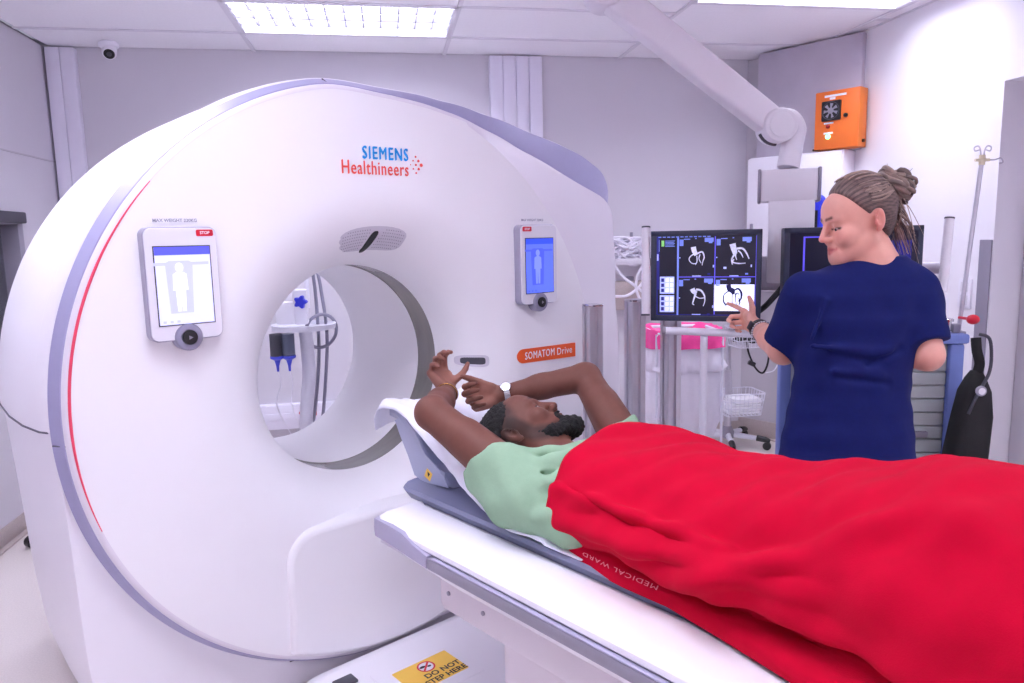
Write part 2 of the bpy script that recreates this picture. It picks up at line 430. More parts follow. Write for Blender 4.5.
# left wall with the control room window
WY0, WY1, WZ0, WZ1 = 3.2, 4.5, .95, 1.66
m = MB()
m.box((XL-.06, (YF+WY0)/2, ZC/2), (.12, WY0-YF, ZC)); m.box((XL-.06, (WY1+YB)/2, ZC/2), (.12, YB-WY1, ZC))
m.box((XL-.06, (WY0+WY1)/2, WZ0/2), (.12, WY1-WY0, WZ0)); m.box((XL-.06, (WY0+WY1)/2, (WZ1+ZC)/2), (.12, WY1-WY0, ZC-WZ1))
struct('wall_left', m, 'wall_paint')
win = struct('window_1', MB().box((XL-.085, (WY0+WY1)/2, (WZ0+WZ1)/2), (.012, WY1-WY0-.06, WZ1-WZ0-.06)), 'glass')
m = MB()
for z in (WZ0, WZ1): m.box((XL-.05, (WY0+WY1)/2, z), (.12, WY1-WY0+.06, .06), .006)
for y in (WY0, WY1): m.box((XL-.05, y, (WZ0+WZ1)/2), (.12, .06, WZ1-WZ0+.06), .006)
obj('window_frame', m, 'mid_grey', win)
obj('blind_box', MB().box((XL+.018, (WY0+WY1)/2, WZ1+.005), (.05, WY1-WY0+.02, .06), .008), 'dark_grey', win)
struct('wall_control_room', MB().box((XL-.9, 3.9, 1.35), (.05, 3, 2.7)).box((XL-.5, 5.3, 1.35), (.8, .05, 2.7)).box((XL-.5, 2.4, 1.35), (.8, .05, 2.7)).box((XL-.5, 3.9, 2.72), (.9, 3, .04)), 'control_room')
# right wall with a doorway
DY1, DY0, DZ = 3.215, 2.25, 2.19
m = MB()
m.box((XR+.11, (DY1+YB)/2, ZC/2), (.22, YB-DY1, ZC)); m.box((XR+.11, (YF+DY0)/2, ZC/2), (.22, DY0-YF, ZC)); m.box((XR+.11, (DY0+DY1)/2, (DZ+ZC)/2), (.22, DY1-DY0, ZC-DZ))
struct('wall_right', m, 'wall_white')
dr = struct('door_1', MB().box((XR+.19, (DY0+DY1)/2, DZ/2), (.05, DY1-DY0-.01, DZ-.01), .004), 'wall_grey')
obj('door_handle', MB().box((XR+.16, DY0+.1, 1.02), (.012, .04, .16), .004).cyl((XR+.16, DY0+.1, 1.05), (XR+.10, DY0+.1, 1.05), .009).cyl((XR+.10, DY0+.1, 1.05), (XR+.10, DY0+.22, 1.05), .009), 'steel', dr)
# diagonal corner wall
DA = Vector((2.585, 5.08, 0)); DD = Vector((math.sin(math.radians(31.5)), -math.cos(math.radians(31.5)), 0)); DN = Vector((-math.cos(math.radians(31.5)), -math.sin(math.radians(31.5)), 0))
TD = lambda s_, n_, z_: DA+DD*s_+DN*n_+UP*z_            # along the diagonal, out from it, height
DM = frame(DA, DD, -DN, UP)                              # local x along, -y out into the room
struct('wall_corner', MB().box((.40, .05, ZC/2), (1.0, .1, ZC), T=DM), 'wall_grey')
# ceiling: slab, grid, tiles
cs = MB().box(((XL+XR)/2, (YB+YF)/2, ZC+.15), (XR-XL+.2, YB-YF+.2, .08)); ceil = struct('ceiling', cs, 'ceiling_dark')
XS = [XL, -1.957, -.757, .443, 1.643, 2.843, XR]
lights = []
def lightpanel(x0, x1, y0, y1, lab):
    t = thing('ceiling_light', lab, 'ceiling light', ((x0+x1)/2, (y0+y1)/2, ZC), group='ceiling lights')
    W_, D_ = x1-x0, y1-y0
    m = MB()
    for s_ in (-1, 1): m.box((s_*(W_/2-.012), 0, .004), (.024, D_, .016), .003); m.box((0, s_*(D_/2-.012), .004), (W_, .024, .016), .003)
    for s_ in (-1, 1): m.box((s_*(W_/2-.010), 0, .04), (.012, D_-.01, .075)); m.box((0, s_*(D_/2-.010), .04), (W_-.01, .012, .075))
    m.box((0, 0, .078), (W_-.01, D_-.01, .008)); obj('frame', m, 'grid_white', t)
    m = MB(); nx, ny = 12, 4
    for i in range(nx+1): m.box((-W_/2+.024+(W_-.048)*i/nx, 0, .018), (.004 if 0 < i < nx else .006, D_-.05, .036))
    for j in range(1, ny): m.box((0, -D_/2+.024+(D_-.048)*j/ny, .018), (W_-.05, .008, .036))
    tag(obj('louver', m, 'louver_grey', t), kind='stuff')
    for j in range(4):
        y = -D_/2+.024+(D_-.048)*(j+.5)/4
        obj('fluorescent_tube', MB().box((0, y, .056), (W_-.04, .136, .008), .003), 'lamp_tube', t)
    return t
L1 = (-.757, .443, 4.06, 4.66); L2 = (1.643, 2.843, 3.27, 3.87)
lightpanel(*L1, 'louvred fluorescent ceiling light above the white scanner')
lightpanel(*L2, 'louvred fluorescent ceiling light near the right wall above the orange box')
lightpanel(-.757, .443, 1.06, 1.66, 'louvred fluorescent ceiling light overhead in front of the scanner')
lightpanel(1.643, 2.843, .46, 1.06, 'louvred fluorescent ceiling light overhead beyond the foot of the table')
lightpanel(-1.957, -.757, 2.26, 2.86, 'louvred fluorescent ceiling light at the left side of the room')
lightpanel(-.757, .443, -1.0, -.4, 'louvred fluorescent ceiling light behind the viewpoint')
LITS = [L1, L2, (-.757, .443, 1.06, 1.66), (1.643, 2.843, .46, 1.06), (-1.957, -.757, 2.26, 2.86), (-.757, .443, -1.0, -.4)]
bars = MB(); tile_me = {}
for i in range(len(XS)-1):
    x0, x1 = XS[i], XS[i+1]
    if x1-x0 < .02: continue
    ys = [YB, 4.66, 4.06, 3.46, 2.86, 2.26, 1.66, 1.06, .46, -.14, -.74, YF]
    if i == 4: ys = [YB, 4.66, 3.87, 3.27, 2.66, 2.06, 1.66, 1.06, .46, -.14, -.74, YF]
    if i == 2: ys = [YB, 4.66, 4.06, 3.46, 2.86, 2.26, 1.66, 1.06, .46, -.14, -.4, -1.0, YF]
    bars.box((x1, (YB+YF)/2, ZC+.003), (.024, YB-YF, .012))
    for a, b_ in zip(ys[1:], ys[:-1]):
        bars.box(((x0+x1)/2, a, ZC+.003), (x1-x0, .024, .012))
        if any(abs((x0+x1)/2-(l[0]+l[1])/2) < .1 and l[2]-.05 < (a+b_)/2 < l[3]+.05 for l in LITS): continue
        key = (round(x1-x0, 3), round(b_-a, 3))
        if key not in tile_me:
            tile_me[key] = obj('ceiling_tile', MB().box((0, 0, .006), (x1-x0-.022, b_-a-.022, .012), .003, seg=1), 'ceiling_tile', ceil); o = tile_me[key]
        else: o = tile_me[key].copy(); COL.objects.link(o)
        o.location = ((x0+x1)/2, (a+b_)/2, ZC+.004)
obj('ceiling_grid', bars, 'grid_white', ceil)
# skirting, coved vinyl
struct('baseboard_back', MB().prism([(YB-.03, .004), (YB-.012, .03), (YB-.012, .1), (YB, .1), (YB, .0), (YB-.06, .0)], XL, 2.58, T=Matrix(((0, 0, 1, 0), (1, 0, 0, 0), (0, 1, 0, 0), (0, 0, 0, 1)))), 'skirting_vinyl')
struct('baseboard_left', MB().box((XL+.006, (YB+YF)/2, .05), (.012, YB-YF, .1), .003).box((XL+.02, (YB+YF)/2, .006), (.04, YB-YF, .012), .005), 'skirting_vinyl')
struct('baseboard_right', MB().box((XR-.006, (DY1+4.5)/2, .05), (.012, 4.5-DY1, .1), .003), 'skirting_vinyl')
struct('baseboard_corner', MB().box((.40, -.006, .065), (.86, .012, .13), .003, T=DM).box((.40, -.02, .006), (.86, .04, .012), .005, T=DM), 'skirting_vinyl')
# vertical trunking columns, thin wall lines
def column(name, x0, x1, nb):
    wd = (x1-x0)/nb; root = None
    for i in range(nb):
        mb = MB().box((x0+wd*(i+.5), YB-.028, ZC/2+.05), (wd-.003, .056, ZC-.12), .005)
        if root is None: root = struct(name, mb, 'trunking')
        else: obj('trunking_lid', mb, 'trunking', root)
column('trim_1', -1.955, -1.79, 2); column('trim_2', .735, 1.09, 4)
struct('trim_3', MB().box((XL+.003, (YF+YB)/2, 2.02), (.006, YB-YF, .008)), 'wall_grey')
tr = struct('trim_4', MB().box((-.45, YB-.03, .345), (2.6, .06, .17), .01), 'trunking')
obj('trunking_lid', MB().box((-.45, YB-.062, .345), (2.58, .008, .05), .003), 'trunking', tr)
obj('red_socket', MB().box((-.52, YB-.07, .37), (.045, .02, .045), .005), 'stop_red', tr)
obj('indicator', MB().cyl((-.60, YB-.06, .37), (-.60, YB-.075, .37), .012), 'stop_red', tr)
gd = struct('trim_5', MB().box((XR-.004, DY1+.042, .72), (.008, .075, 1.44), .002), 'rail_grey')
# ================================================================== CT scanner
GY = math.radians(31.5); GO = Vector((-.150, 2.787, 0)); ISO = 1.031
GA = Vector((-math.sin(GY), math.cos(GY), 0)); GL = Vector((math.cos(GY), math.sin(GY), 0))
def G(u, v, w_): return GO+GL*u+GA*v+UP*(w_+ISO)         # gantry frame to room
def gthing(name, label, cat, u=0, v=0, z=0, group=None):
    p = G(u, v, -ISO+z); t = thing(name, label, cat, p, GY, group); return t, (u, v, -ISO+z)
ct, c0 = gthing('ct_scanner', 'large white ring-shaped CT scanner with an open bore and grey trim', 'scanner')
NA = 360
PH = [2*math.pi*k/NA for k in range(NA)]
def interp(xs, ys, x): return float(np.interp(x, xs, ys))
deg = lambda p: (math.degrees(p)+180) % 360-180          # -180..180, 0 = right, 90 = top
def Rlip(p):
    d = deg(p)
    if d > 100 or d < -100: return .972
    return interp([-100, -78, -62, -46, -38, -30, -17, -9, 7.6, 20, 24, 27, 29.5, 34, 39.2, 50, 61, 72, 82, 89, 100],
                  [.972, .972, 1.05, 1.28, 1.42, 1.49, 1.375, 1.317, 1.283, 1.335, 1.368, 1.370, 1.318, 1.235, 1.165, 1.057, .995, .962, .950, .950, .972], d)
def smooth_tab(fn, width=5):
    a = np.array([fn(p) for p in PH]); b_ = a.copy(); n = int(width/360*NA); ker = np.ones(2*n+1)/(2*n+1)
    return np.convolve(np.concatenate([b_[-n:], b_, b_[:n]]), ker, 'valid')
RL = smooth_tab(Rlip, 2)
def Rface(p):
    d = deg(p)
    if d > 66 or d < -70: return 9
    return interp([-70, -40, -13, -1.3, 11, 24.5, 39, 53, 62, 66], [1.0, 1.05, 1.05, 1.04, 1.01, .985, .965, .955, .955, .957], d)
RF = np.array([min(Rface(p), RL[i]-.012) for i, p in enumerate(PH)])
def dband(p):
    d = deg(p)
    return interp([-180, -100, -60, -20, 20, 25, 26.5, 28, 30, 31.9, 36.8, 45.9, 61, 72, 85, 100, 180], [.022, .022, .02, .012, .012, .018, .052, .086, .130, .160, .165, .120, .070, .044, .028, .022, .022], d)
DB = smooth_tab(dband, 1)
RB = RL+.006+DB
VLIP = np.array([interp([-180, -75, -50, 0, 45, 70, 180], [-.262, -.262, -.21, -.195, -.215, -.262, -.262], deg(p)) for p in PH])
def ring(Rv): return [(r*math.cos(p), v, r*math.sin(p)) for (r, v), p in zip(Rv, PH)]
def rings(L, mats, name, parent=ct, sharp=35, off=c0, flip=False):
    m = MB(); m.grid([r if not flip else r[::-1] for r in L], wrap=True); return obj(name, m, mats, parent, off, sharp)
VF = -.28
flare = []
for i in range(15):
    t = math.pi/2*i/14; flare.append((.384+.241*(1-math.cos(t)), VF*math.sin(t)))
def bring(r, v): k = .008*max(0, 1-max(0, r-.384)/.241); return [(x+k, y, z) for x, y, z in ring([(r, v)]*NA)]
fr = [bring(r, v) for r, v in flare]
for j in range(1, 13):
    t = j/12; fr.append(ring([(.625+(rf-.625)*t, VF+.012*t*t) for rf in RF]))
front = rings(fr, 'scanner_white', 'front_cover', flip=True)
wing = []
for t in (0, .25, .5, .75, .92, 1): wing.append(ring([(RF[i]+(RL[i]-RF[i])*t, VF+.012+(VLIP[i]-(VF+.012))*(t if RL[i]-RF[i] > .04 else t**2)) for i in range(NA)]))
wing.append(ring([(RL[i]+.006, VLIP[i]+.012) for i in range(NA)]))
rings(wing, 'scanner_wing', 'side_fairing', flip=True, sharp=50)
band = [ring([(RL[i]+.004, VLIP[i]+.010) for i in range(NA)]), ring([(RL[i]+.006+DB[i]*.12, VLIP[i]+.012) for i in range(NA)]), ring([(RB[i]-.006, VLIP[i]+.042) for i in range(NA)]), ring([(RB[i], VLIP[i]+.055) for i in range(NA)])]
rings(band, 'trim_silver', 'trim_band', flip=True)
for sx, ph in ((0, 183.2), (0, 99.5), (0, 247)):
    i = int(ph/360*NA); p = PH[i]
    a = Vector((RL[i]*math.cos(p), VLIP[i]+.006, RL[i]*math.sin(p))); b_ = Vector(((RB[i]-.001)*math.cos(p), VLIP[i]+.05, (RB[i]-.001)*math.sin(p)))
    obj('trim_seam', MB().tube([a, b_], .0026, 6), 'seam_dark', ct, c0)
arc = [PH[i] for i in range(NA) if 137 < math.degrees(PH[i]) < 199]
rr_ = lambda p: RF[int(round(p/(2*math.pi)*NA)) % NA]+.001
obj('mood_light', MB().tube([(rr_(p)*math.cos(p), VF+.0115, rr_(p)*math.sin(p)) for p in arc], [.0012+.0026*min(1, min(k, len(arc)-1-k)/18) for k in range(len(arc))], 8), 'mood_red', ct, c0)
# scan window and bore
rings([bring(*q) for q in ((.384, .0), (.387, .002), (.387, .122), (.384, .124))], 'scan_window', 'scan_window', flip=True)
L = [(.384, .124), (.384, .3), (.384, .6)]+[(.384+.22*(1-math.cos(t)), .6+.25*math.sin(t)) for t in [math.pi/2*i/10 for i in range(1, 11)]]
rings([[(x+.008, y, z) for x, y, z in ring([q]*NA)] for q in L], 'scanner_white', 'bore_liner', flip=True)
# body covers: upper follows the ring, lower is boxy and meets it at the seam
SEAM = -.022
def Rbox(p, hw=1.0, hb=1.025, hr=1.33, n=9.):
    c, s_ = math.cos(p), math.sin(p); hx = hw if c < 0 else hr
    return (abs(c/hx)**n+abs(s_/hb)**n)**(-1/n)
KS = int(181.3/360*NA); UPI = list(range(0, KS+1)); LOI = list(range(KS, NA))+[0]
def strip(idx, prof, name, mt, sharp=35):                 # prof(i) -> list of (r, v)
    m = MB(); cols = [[(r*math.cos(PH[i]), v, r*math.sin(PH[i])) for r, v in prof(i)] for i in idx]
    m.grid(cols); return obj(name, m, mt, ct, c0, sharp)
def pu(i):
    r = RB[i]; d = deg(PH[i]); d = d if d > -90 else 180; b_ = interp([92, 110, 125, 140, 155, 180], [0, .004, .014, .030, .041, .048], d)
    return [(r-.002, VLIP[i]+.055), (r+.004, VLIP[i]+.060), (r+.006+b_*.25, VLIP[i]+.09), (r+b_*.8, -.05), (r+b_, .12), (r+b_*.9, .35), (r-.0, .6), (r-.05, .72), (r-.16, .80), (min(r-.2, .75), .83), (.6, .85)]
strip(UPI, pu, 'upper_cover', 'scanner_side', 30)
m = MB(); idx = [i for i in range(NA) if 85 < math.degrees(PH[i]) < 182]
obj('crease_highlight', MB().tube([((pu(i)[2][0]+.001)*math.cos(PH[i]), pu(i)[2][1]+.02, (pu(i)[2][0]+.001)*math.sin(PH[i])) for i in idx], .0022, 6), 'print_white', ct, c0)  # white tube paints the highlight along the crease of the cover
def plow(i):
    p = PH[i]; tap = 1-.035*max(0, -math.sin(p)); rb = Rbox(p, .995*tap, 1.025, 1.335); r0 = RB[i]-.002; rb = max(rb, r0+.004); s_ = 1.04
    ro = Rbox(p, 1.035*tap-.03*max(0, -math.sin(p)), 1.025, 1.345); rc = Rbox(p, .96*tap, 1.02, 1.28)
    ro = max(ro, rb); v0 = VLIP[i]+.055
    return [(r0, v0), (r0+(rb-r0)*.5, v0), (rb-.014, v0), (rb-.004, v0+.004), (rb, v0+.016), (rb+(ro-rb)*.7, v0+.12), (ro, .12), (ro, .35), (ro*.985, .55), (rc, .72), (rc*.9, .80), (.6, .85)]
strip(LOI, plow, 'lower_cover', 'scanner_side', 30)
sm = [((max(pu(KS)[k][0], np.interp(pu(KS)[k][1], [q[1] for q in plow(KS)], [q[0] for q in plow(KS)]))+.0008)*math.cos(PH[KS]), pu(KS)[k][1], (pu(KS)[k][0])*math.sin(PH[KS])) for k in range(1, 7)]
obj('cover_seam', MB().tube(sm, .003, 6), 'seam_dark', ct, c0)
# dock cover under the bore: raised panel with rounded top corners
ol = []
for k in range(9): a = math.pi/2*k/8; ol.append((.31+.10*math.sin(a+0), -.455-.10+.10*math.cos(a)))
right = ol; left = [(-x, y) for x, y in ol][::-1]
bt = [(x, -math.sqrt(max(.951**2-x*x, 0))) for x in np.linspace(.41, -.41, 17)]
poly = left+right+bt
poly = [(x, y) for x, y in poly]
TF = Matrix(((1, 0, 0, 0), (0, 0, -1, 0), (0, 1, 0, 0), (0, 0, 0, 1)))     # prism z -> -v
poly = poly[::-1]
m = MB(); n = len(poly); cx, cy = 0, -.72
def inset(d): return [(cx+(x-cx)*(1-d/.42), cy+(y-cy)*(1-d/.28)) for x, y in poly]
lv = [(0, .10), (0, .276), (.004, .287), (.010, .293), (.02, .295)]
m.grid([[(x, -z, y) for x, y in inset(d)] for d, z in lv], wrap=True); m.add([(x, -.295, y) for x, y in inset(.02)], [tuple(range(n))])
dock = obj('dock_cover', m, 'scanner_white', ct, c0, 40)
# displays
def display(u, blue):
    W_, H_ = .196, .312; zc = .362; vf = VF
    T = Matrix(((1, 0, 0, u), (0, 0, -1, vf), (0, 1, 0, zc), (0, 0, 0, 1)))        # local xy face, z out
    d = obj('display_panel', MB().prism(rrect(W_, H_, .022), -.01, .036, bev=.006, T=T), 'display_edge', ct, c0, 30)
    obj('face_plate', MB().prism(rrect(W_-.006, H_-.006, .020), .03, .0385, bev=.001, T=T), 'display_frame', d, c0)
    sw, sh = .146, .212; sy = -.004
    sc_ = MB().box((0, sy, .039), (sw+.006, sh+.006, .002), m=4, T=T).box((0, sy, .0405), (sw, sh, .001), T=T)
    sc_.box((0, sy+sh/2-.011, .0412), (sw, .022, .0008), m=1, T=T)
    bx = -.012
    sc_.prism([(bx-.03, sy-.075), (bx+.03, sy-.075), (bx+.036, sy+.062), (bx+.026, sy+.068), (bx-.026, sy+.068), (bx-.036, sy+.062)], .0411, .0414, m=2, T=T)
    sc_.prism([(bx-.065, sy+.056), (bx+.08, sy+.056), (bx+.08, sy+.064), (bx-.065, sy+.064)], .0411, .0413, m=2, T=T)
    sc_.prism([(bx+.011*math.cos(a), sy+.05+.013*math.sin(a)) for a in np.linspace(0, 2*math.pi, 14)[:-1]], .0415, .0418, m=3, T=T)
    sc_.prism([(bx-.018, sy+.032), (bx-.02, sy-.012), (bx-.013, sy-.012), (bx-.011, sy-.07), (bx-.002, sy-.07), (bx, sy-.02), (bx+.002, sy-.07), (bx+.011, sy-.07), (bx+.013, sy-.012), (bx+.02, sy-.012), (bx+.018, sy+.032), (bx+.006, sy+.038), (bx-.006, sy+.038)][::-1], .0415, .0418, m=3, T=T)
    for k in range(3): sc_.box((-.06+.018*k, sy-sh/2+.008, .0413), (.008, .006, .0006), m=2, T=T)
    mats = ['screen_blue', 'screen_header_blue', 'figure_bed_blue', 'figure_blue', 'dark_grey'] if blue else ['screen_light', 'screen_header', 'figure_bed', 'figure_pale', 'dark_grey']
    obj('screen', sc_, mats, d, c0)
    sx = 1 if not blue else -1
    obj('stop_label', MB().prism([(p[0]*1, p[1]) for p in rrect(.046, .018, .004)], 0, .0015, T=T @ Matrix.Translation((sx*.064, H_/2-.017, .0383))), 'stop_red', d, c0)
    V, F = textmesh('STOP', .011, .0003); obj('label_text', MB().add(V, F, T=T @ Matrix.Translation((sx*.064, H_/2-.017, .0402))), 'print_white', d, c0)
    kx = .0; ky = -H_/2+.008
    Tk = T @ Matrix.Translation((kx, ky, .036))
    obj('knob', MB().lathe([(.038, -.03), (.038, .004), (.034, .010), (.022, .012), (.020, .010)], 32, T=Tk), 'knob_grey', d, c0)
    kb = MB().lathe([(.020, .008), (.020, .016), (.017, .0175)], 28, T=Tk); kb.prism([(-.004, -.006), (.007, 0), (-.004, .006)], .0175, .0185, m=1, T=Tk)
    obj('knob_button', kb, ['black_plastic', 'mid_grey'], d, c0)
    V, F = textmesh('MAX WEIGHT 220KG', .0125, .0002); obj('weight_lettering', MB().add(V, F, T=Matrix(((1, 0, 0, u), (0, 0, -1, VF-.0008), (0, 1, 0, zc+H_/2+.018), (0, 0, 0, 1)))), 'print_grey', ct, c0)
display(-.662, False); display(.685, True)
# lettering
def wallprint(txt, size, u, w_, matn, bold, v=VF, name='lettering', sx=1.0, tilt=0., parent=ct, align='CENTER', off=c0, spacing=1.0, fit=None):
    V, F = textmesh(txt, size, 0., align, spacing=spacing)
    if bold: n_ = len(V); F = F+[tuple(i+n_ for i in f) for f in F]+[tuple(i+2*n_ for i in f) for f in F]; V = V+[(p[0]+bold, p[1]+bold*.5, .00015) for p in V]+[(p[0]-bold, p[1]-bold*.5, .0003) for p in V]
    if fit: x0, x1 = min(p[0] for p in V), max(p[0] for p in V); V = [((p[0]-(x0+x1)/2)*fit/(x1-x0), p[1], p[2]) for p in V]; c_, s_ = math.cos(tilt), math.sin(tilt)
    T = Matrix(((c_*sx, -s_, 0, u), (0, 0, -1, v), (s_*sx, c_, 0, w_), (0, 0, 0, 1)))
    return obj(name, MB().add(V, F, T=T), matn, parent, off)
wallprint('SIEMENS', .058, .025, .753, 'logo_blue', .0022, VF-.0012, 'brand_lettering', spacing=1.2, fit=.178)
wallprint('Healthineers', .062, -.014, .704, 'logo_orange', .0014, VF-.0012, 'brand_lettering', spacing=1.12, fit=.254)
m = MB()
for (dx, dy, r) in ((.0, 0, .010), (-.022, .022, .0075), (-.022, -.022, .0075), (-.044, .044, .0055), (-.044, 0, .006), (-.044, -.044, .0055), (-.066, .022, .0045), (-.066, -.022, .0045), (-.088, 0, .003)):
    m.prism([(.166+dx*.5+r*.6*math.cos(a), .724+dy*.62+r*.6*math.sin(a)) for a in np.linspace(0, 2*math.pi, 17)[:-1]], -VF+.0002, -VF+.0014, T=TF)
obj('brand_dots', m, 'logo_orange', ct, c0)
pl = [(.622+.030*math.cos(a), -.001+.0285*math.sin(a)) for a in np.linspace(math.pi/2, 3*math.pi/2, 12)]+[(.921, -.037), (.921, .021)]
plate = obj('model_plate', MB().prism(pl, -VF-.012, -VF+.0015, T=TF), 'plate_orange', ct, c0)
wallprint('SOMATOM', .042, .713, -.003, 'print_white', .0010, VF-.003, 'plate_lettering', parent=plate, spacing=1.15, fit=.165)
wallprint('Drive', .042, .855, -.005, 'print_white', .0004, VF-.003, 'plate_lettering', parent=plate, spacing=1.1, fit=.088)
# fittings on the flare: speaker grille with laser slot, two sensor windows
def flv(r):                                               # v of the flare at radius r
    c_ = 1-(r-.384)/.241; t = math.acos(max(-1, min(1, c_))); return VF*math.sin(t)
def onflare(r, p, lift=0.): 
    v = flv(r); v2 = flv(r+.004); n = Vector((-(v2-v), .004)); n.normalize()     # (r, v) normal components
    nr, nv = (v2-v), -.004; L_ = math.hypot(nr, nv); return ((r+lift*nr/L_)*math.cos(p), v+lift*nv/L_, (r+lift*nr/L_)*math.sin(p))
def flpatch(pc, rc, hw, hr, lift, n=20, sq=4., tw=0.):          # superellipse patch on the flare
    rows = []
    for k in range(5):
        q = (k/4)
        row = []
        for a in np.linspace(0, 2*math.pi, n*2+1)[:-1]:
            ca, sa = math.cos(a), math.sin(a); e = (abs(ca)**sq+abs(sa)**sq)**(-1/sq)
            x = q*hw*ca*e; y = q*hr*sa*e; row.append(onflare(rc+y, pc-(x+tw*y)/rc, lift*(1 if q < .95 else .2)))
        rows.append(row)
    return MB().grid(rows, wrap=True)
P90 = math.radians(91)
obj('speaker_grille', flpatch(P90, .478, .128, .040, .002), 'grille', ct, c0)
gm = MB()
for i in range(-13, 14):
    for j in range(-3, 4):
        x, y = i*.0088, j*.0098
        if abs(x) < .118 and (x/.125)**4+(y/.037)**4 < .9 and abs(x+.0-y*.5) > .024:
            a = onflare(.478+y, P90-x/.478, .0024); b_ = onflare(.478+y, P90-x/.478, .0032); gm.cyl(a, b_, .0022, 5)
tag(obj('grille_hole', gm, 'grille_hole', ct, c0), kind='stuff')
obj('laser_slot', flpatch(math.radians(91.5), .468, .016, .038, .0042, sq=3, tw=.35), 'black_plastic', ct, c0)
for p, r in ((math.radians(-1.0), .446), (math.radians(180.5), .436)):
    s_ = flpatch(p, r, .023, .042, .0012, sq=4); obj('sensor_frame', s_, 'grille', ct, c0)
    obj('sensor_window', flpatch(p, r, .015, .034, .0026, sq=5), 'dark_grey', ct, c0)
# ================================================================== patient table
tb, t0 = gthing('patient_table', 'long white scanner table with grey side rail reaching into the scanner', 'table', 0, -1.75)
V0, V1 = -.792, -2.95
half = [(.0, -.262), (.225, -.262), (.235, -.252), (.25, -.247), (.355, -.250), (.370, -.255), (.377, -.264), (.377, -.276), (.372, -.282), (.366, -.286), (.366, -.318), (.372, -.322), (.360, -.340), (.325, -.372), (.27, -.392), (.0, -.40)]
sec = half+[(-x, y) for x, y in half[1:-1]][::-1]
sec = sec[::-1]
stations = [(V0, .0), (V0-.004, .008), (V0-.02, .016), (V0-.10, .016), (V0-.3, .016), (V1+.02, .016), (V1, .0)]
def shr(s_, q, v):                                        # rounded front end; underside rises at the front
    r = []
    for x, y in s_:
        xx = x*(1-(.016-q)/.377); yy = y
        if y < -.33: k = max(0, min(1, (v-(V0-.30))/.30)); yy = y+k*(-.325-y)
        r.append((xx, v, yy))
    return r
m = MB(); R_ = [shr(sec, q, v) for v, q in stations]; m.grid(R_, wrap=True); m.add(R_[0], [tuple(range(len(sec)))[::-1]]); m.add(R_[-1], [tuple(range(len(sec)))])
top = obj('tabletop', m, 'table_white', tb, t0, 35)
for s_ in (-1, 1):
    # grey bumper at the front corner, tapering into the rail
    B = []
    for v, hi, lo, out in ((V0+.003, -.256, -.304, .366), (V0-.002, -.256, -.308, .379), (V0-.08, -.254, -.308, .382), (V0-.14, -.256, -.310, .384), (V0-.19, -.270, -.313, .385), (V0-.25, -.281, -.315, .386)):
        B.append([(s_*(out-.02), v, hi), (s_*out, v, hi-.002), (s_*(out+.002), v, (hi+lo)/2), (s_*out, v, lo+.002), (s_*(out-.02), v, lo)])
    if s_ < 0: B = [b_[::-1] for b_ in B]
    m = MB().grid(B, wrap=True); m.add(B[0], [(0, 1, 2, 3, 4)]); m.add(B[-1], [(4, 3, 2, 1, 0)])
    obj('corner_bumper', m, 'bumper_grey', tb, t0, 50)
    m = MB().box((s_*.376, (V0-.25+V1)/2, -.300), (.022, V0-.25-V1, .030), .006)
    rl = obj('side_rail', m, 'rail_grey', tb, t0)
    obj('rail_lip', MB().box((s_*.380, (V0-.27+V1)/2, -.2835), (.012, V0-.27-V1, .004), .0015), 'bumper_grey', rl, t0)
obj('front_bumper', MB().box((0, V0+.002, -.281), (.73, .012, .046), .004), 'bumper_grey', tb, t0)
# apron, column, plinth
m = MB().box((-.0, -1.86, -.44), (.57, 1.84, .10), .02); obj('apron', m, 'table_under', tb, t0)
for v in (-.99, -1.13): obj('screw', MB().cyl((-.284, v, -.43), (-.289, v, -.43), .006, 10), 'mid_grey', tb, t0)
m = MB(); m.prism([(x, y-1.95) for x, y in rrect(.50, 1.70, .10)], -.94, -.45); obj('column', m, 'table_under', tb, t0)
m = MB(); Q = rrect(.88, 2.2, .10, 8)
lv = [(0, -ISO+.002), (0, -ISO+.07), (.006, -.952), (.02, -.942), (.05, -.938)]
m.grid([[(x*(1-d/.44), (y*(1-d/1.1))-1.395, z) for x, y in Q] for d, z in lv], wrap=True); m.add([(x*(1-.05/.44), y*(1-.05/1.1)-1.395, -.938) for x, y in Q], [tuple(range(len(Q)))])
pln = obj('base_plinth', m, 'table_white', tb, t0, 35)
obj('label_frame', MB().prism([(x-.075, y-.555) for x, y in rrect(.30, .24, .012)], -.939, -.9365, bev=.001), 'table_white', pln, t0)
sg = MB().prism([(x-.063, y-.558) for x, y in rrect(.212, .140, .004)], -.9368, -.9358)
sign = obj('warning_sign', sg, 'sign_yellow', pln, t0)
obj('foot_pad', MB().box((-.30, -.42, -.936), (.07, .05, .012), .004), 'dark_grey', pln, t0)
# sign print joined to the plinth's children: reads from the table's left side
def flat(txt, size, u, v, z, bold, matn, parent, ang=0.):
    V, F = textmesh(txt, size, bold); c_, s_ = math.cos(ang), math.sin(ang)
    T = Matrix(((c_, -s_, 0, u), (s_, c_, 0, v), (0, 0, 1, z), (0, 0, 0, 1)))
    return obj('sign_lettering', MB().add(V, F, T=T), matn, parent, t0)
flat('DO NOT', .034, -.028, -.578, -.9352, .0009, 'print_dark', pln); flat('STEP HERE', .034, -.036, -.612, -.9352, .0009, 'print_dark', pln)
m = MB(); C_ = (-.060, -.528)
circ = lambda r, z: [(C_[0]+r*math.cos(a), C_[1]+r*math.sin(a), z) for a in np.linspace(0, 2*math.pi, 33)[:-1]]
m.grid([circ(.031, -.9353), circ(.025, -.9353)], m=1, wrap=True); m.add(circ(.025, -.9354), [tuple(range(32))], 0)
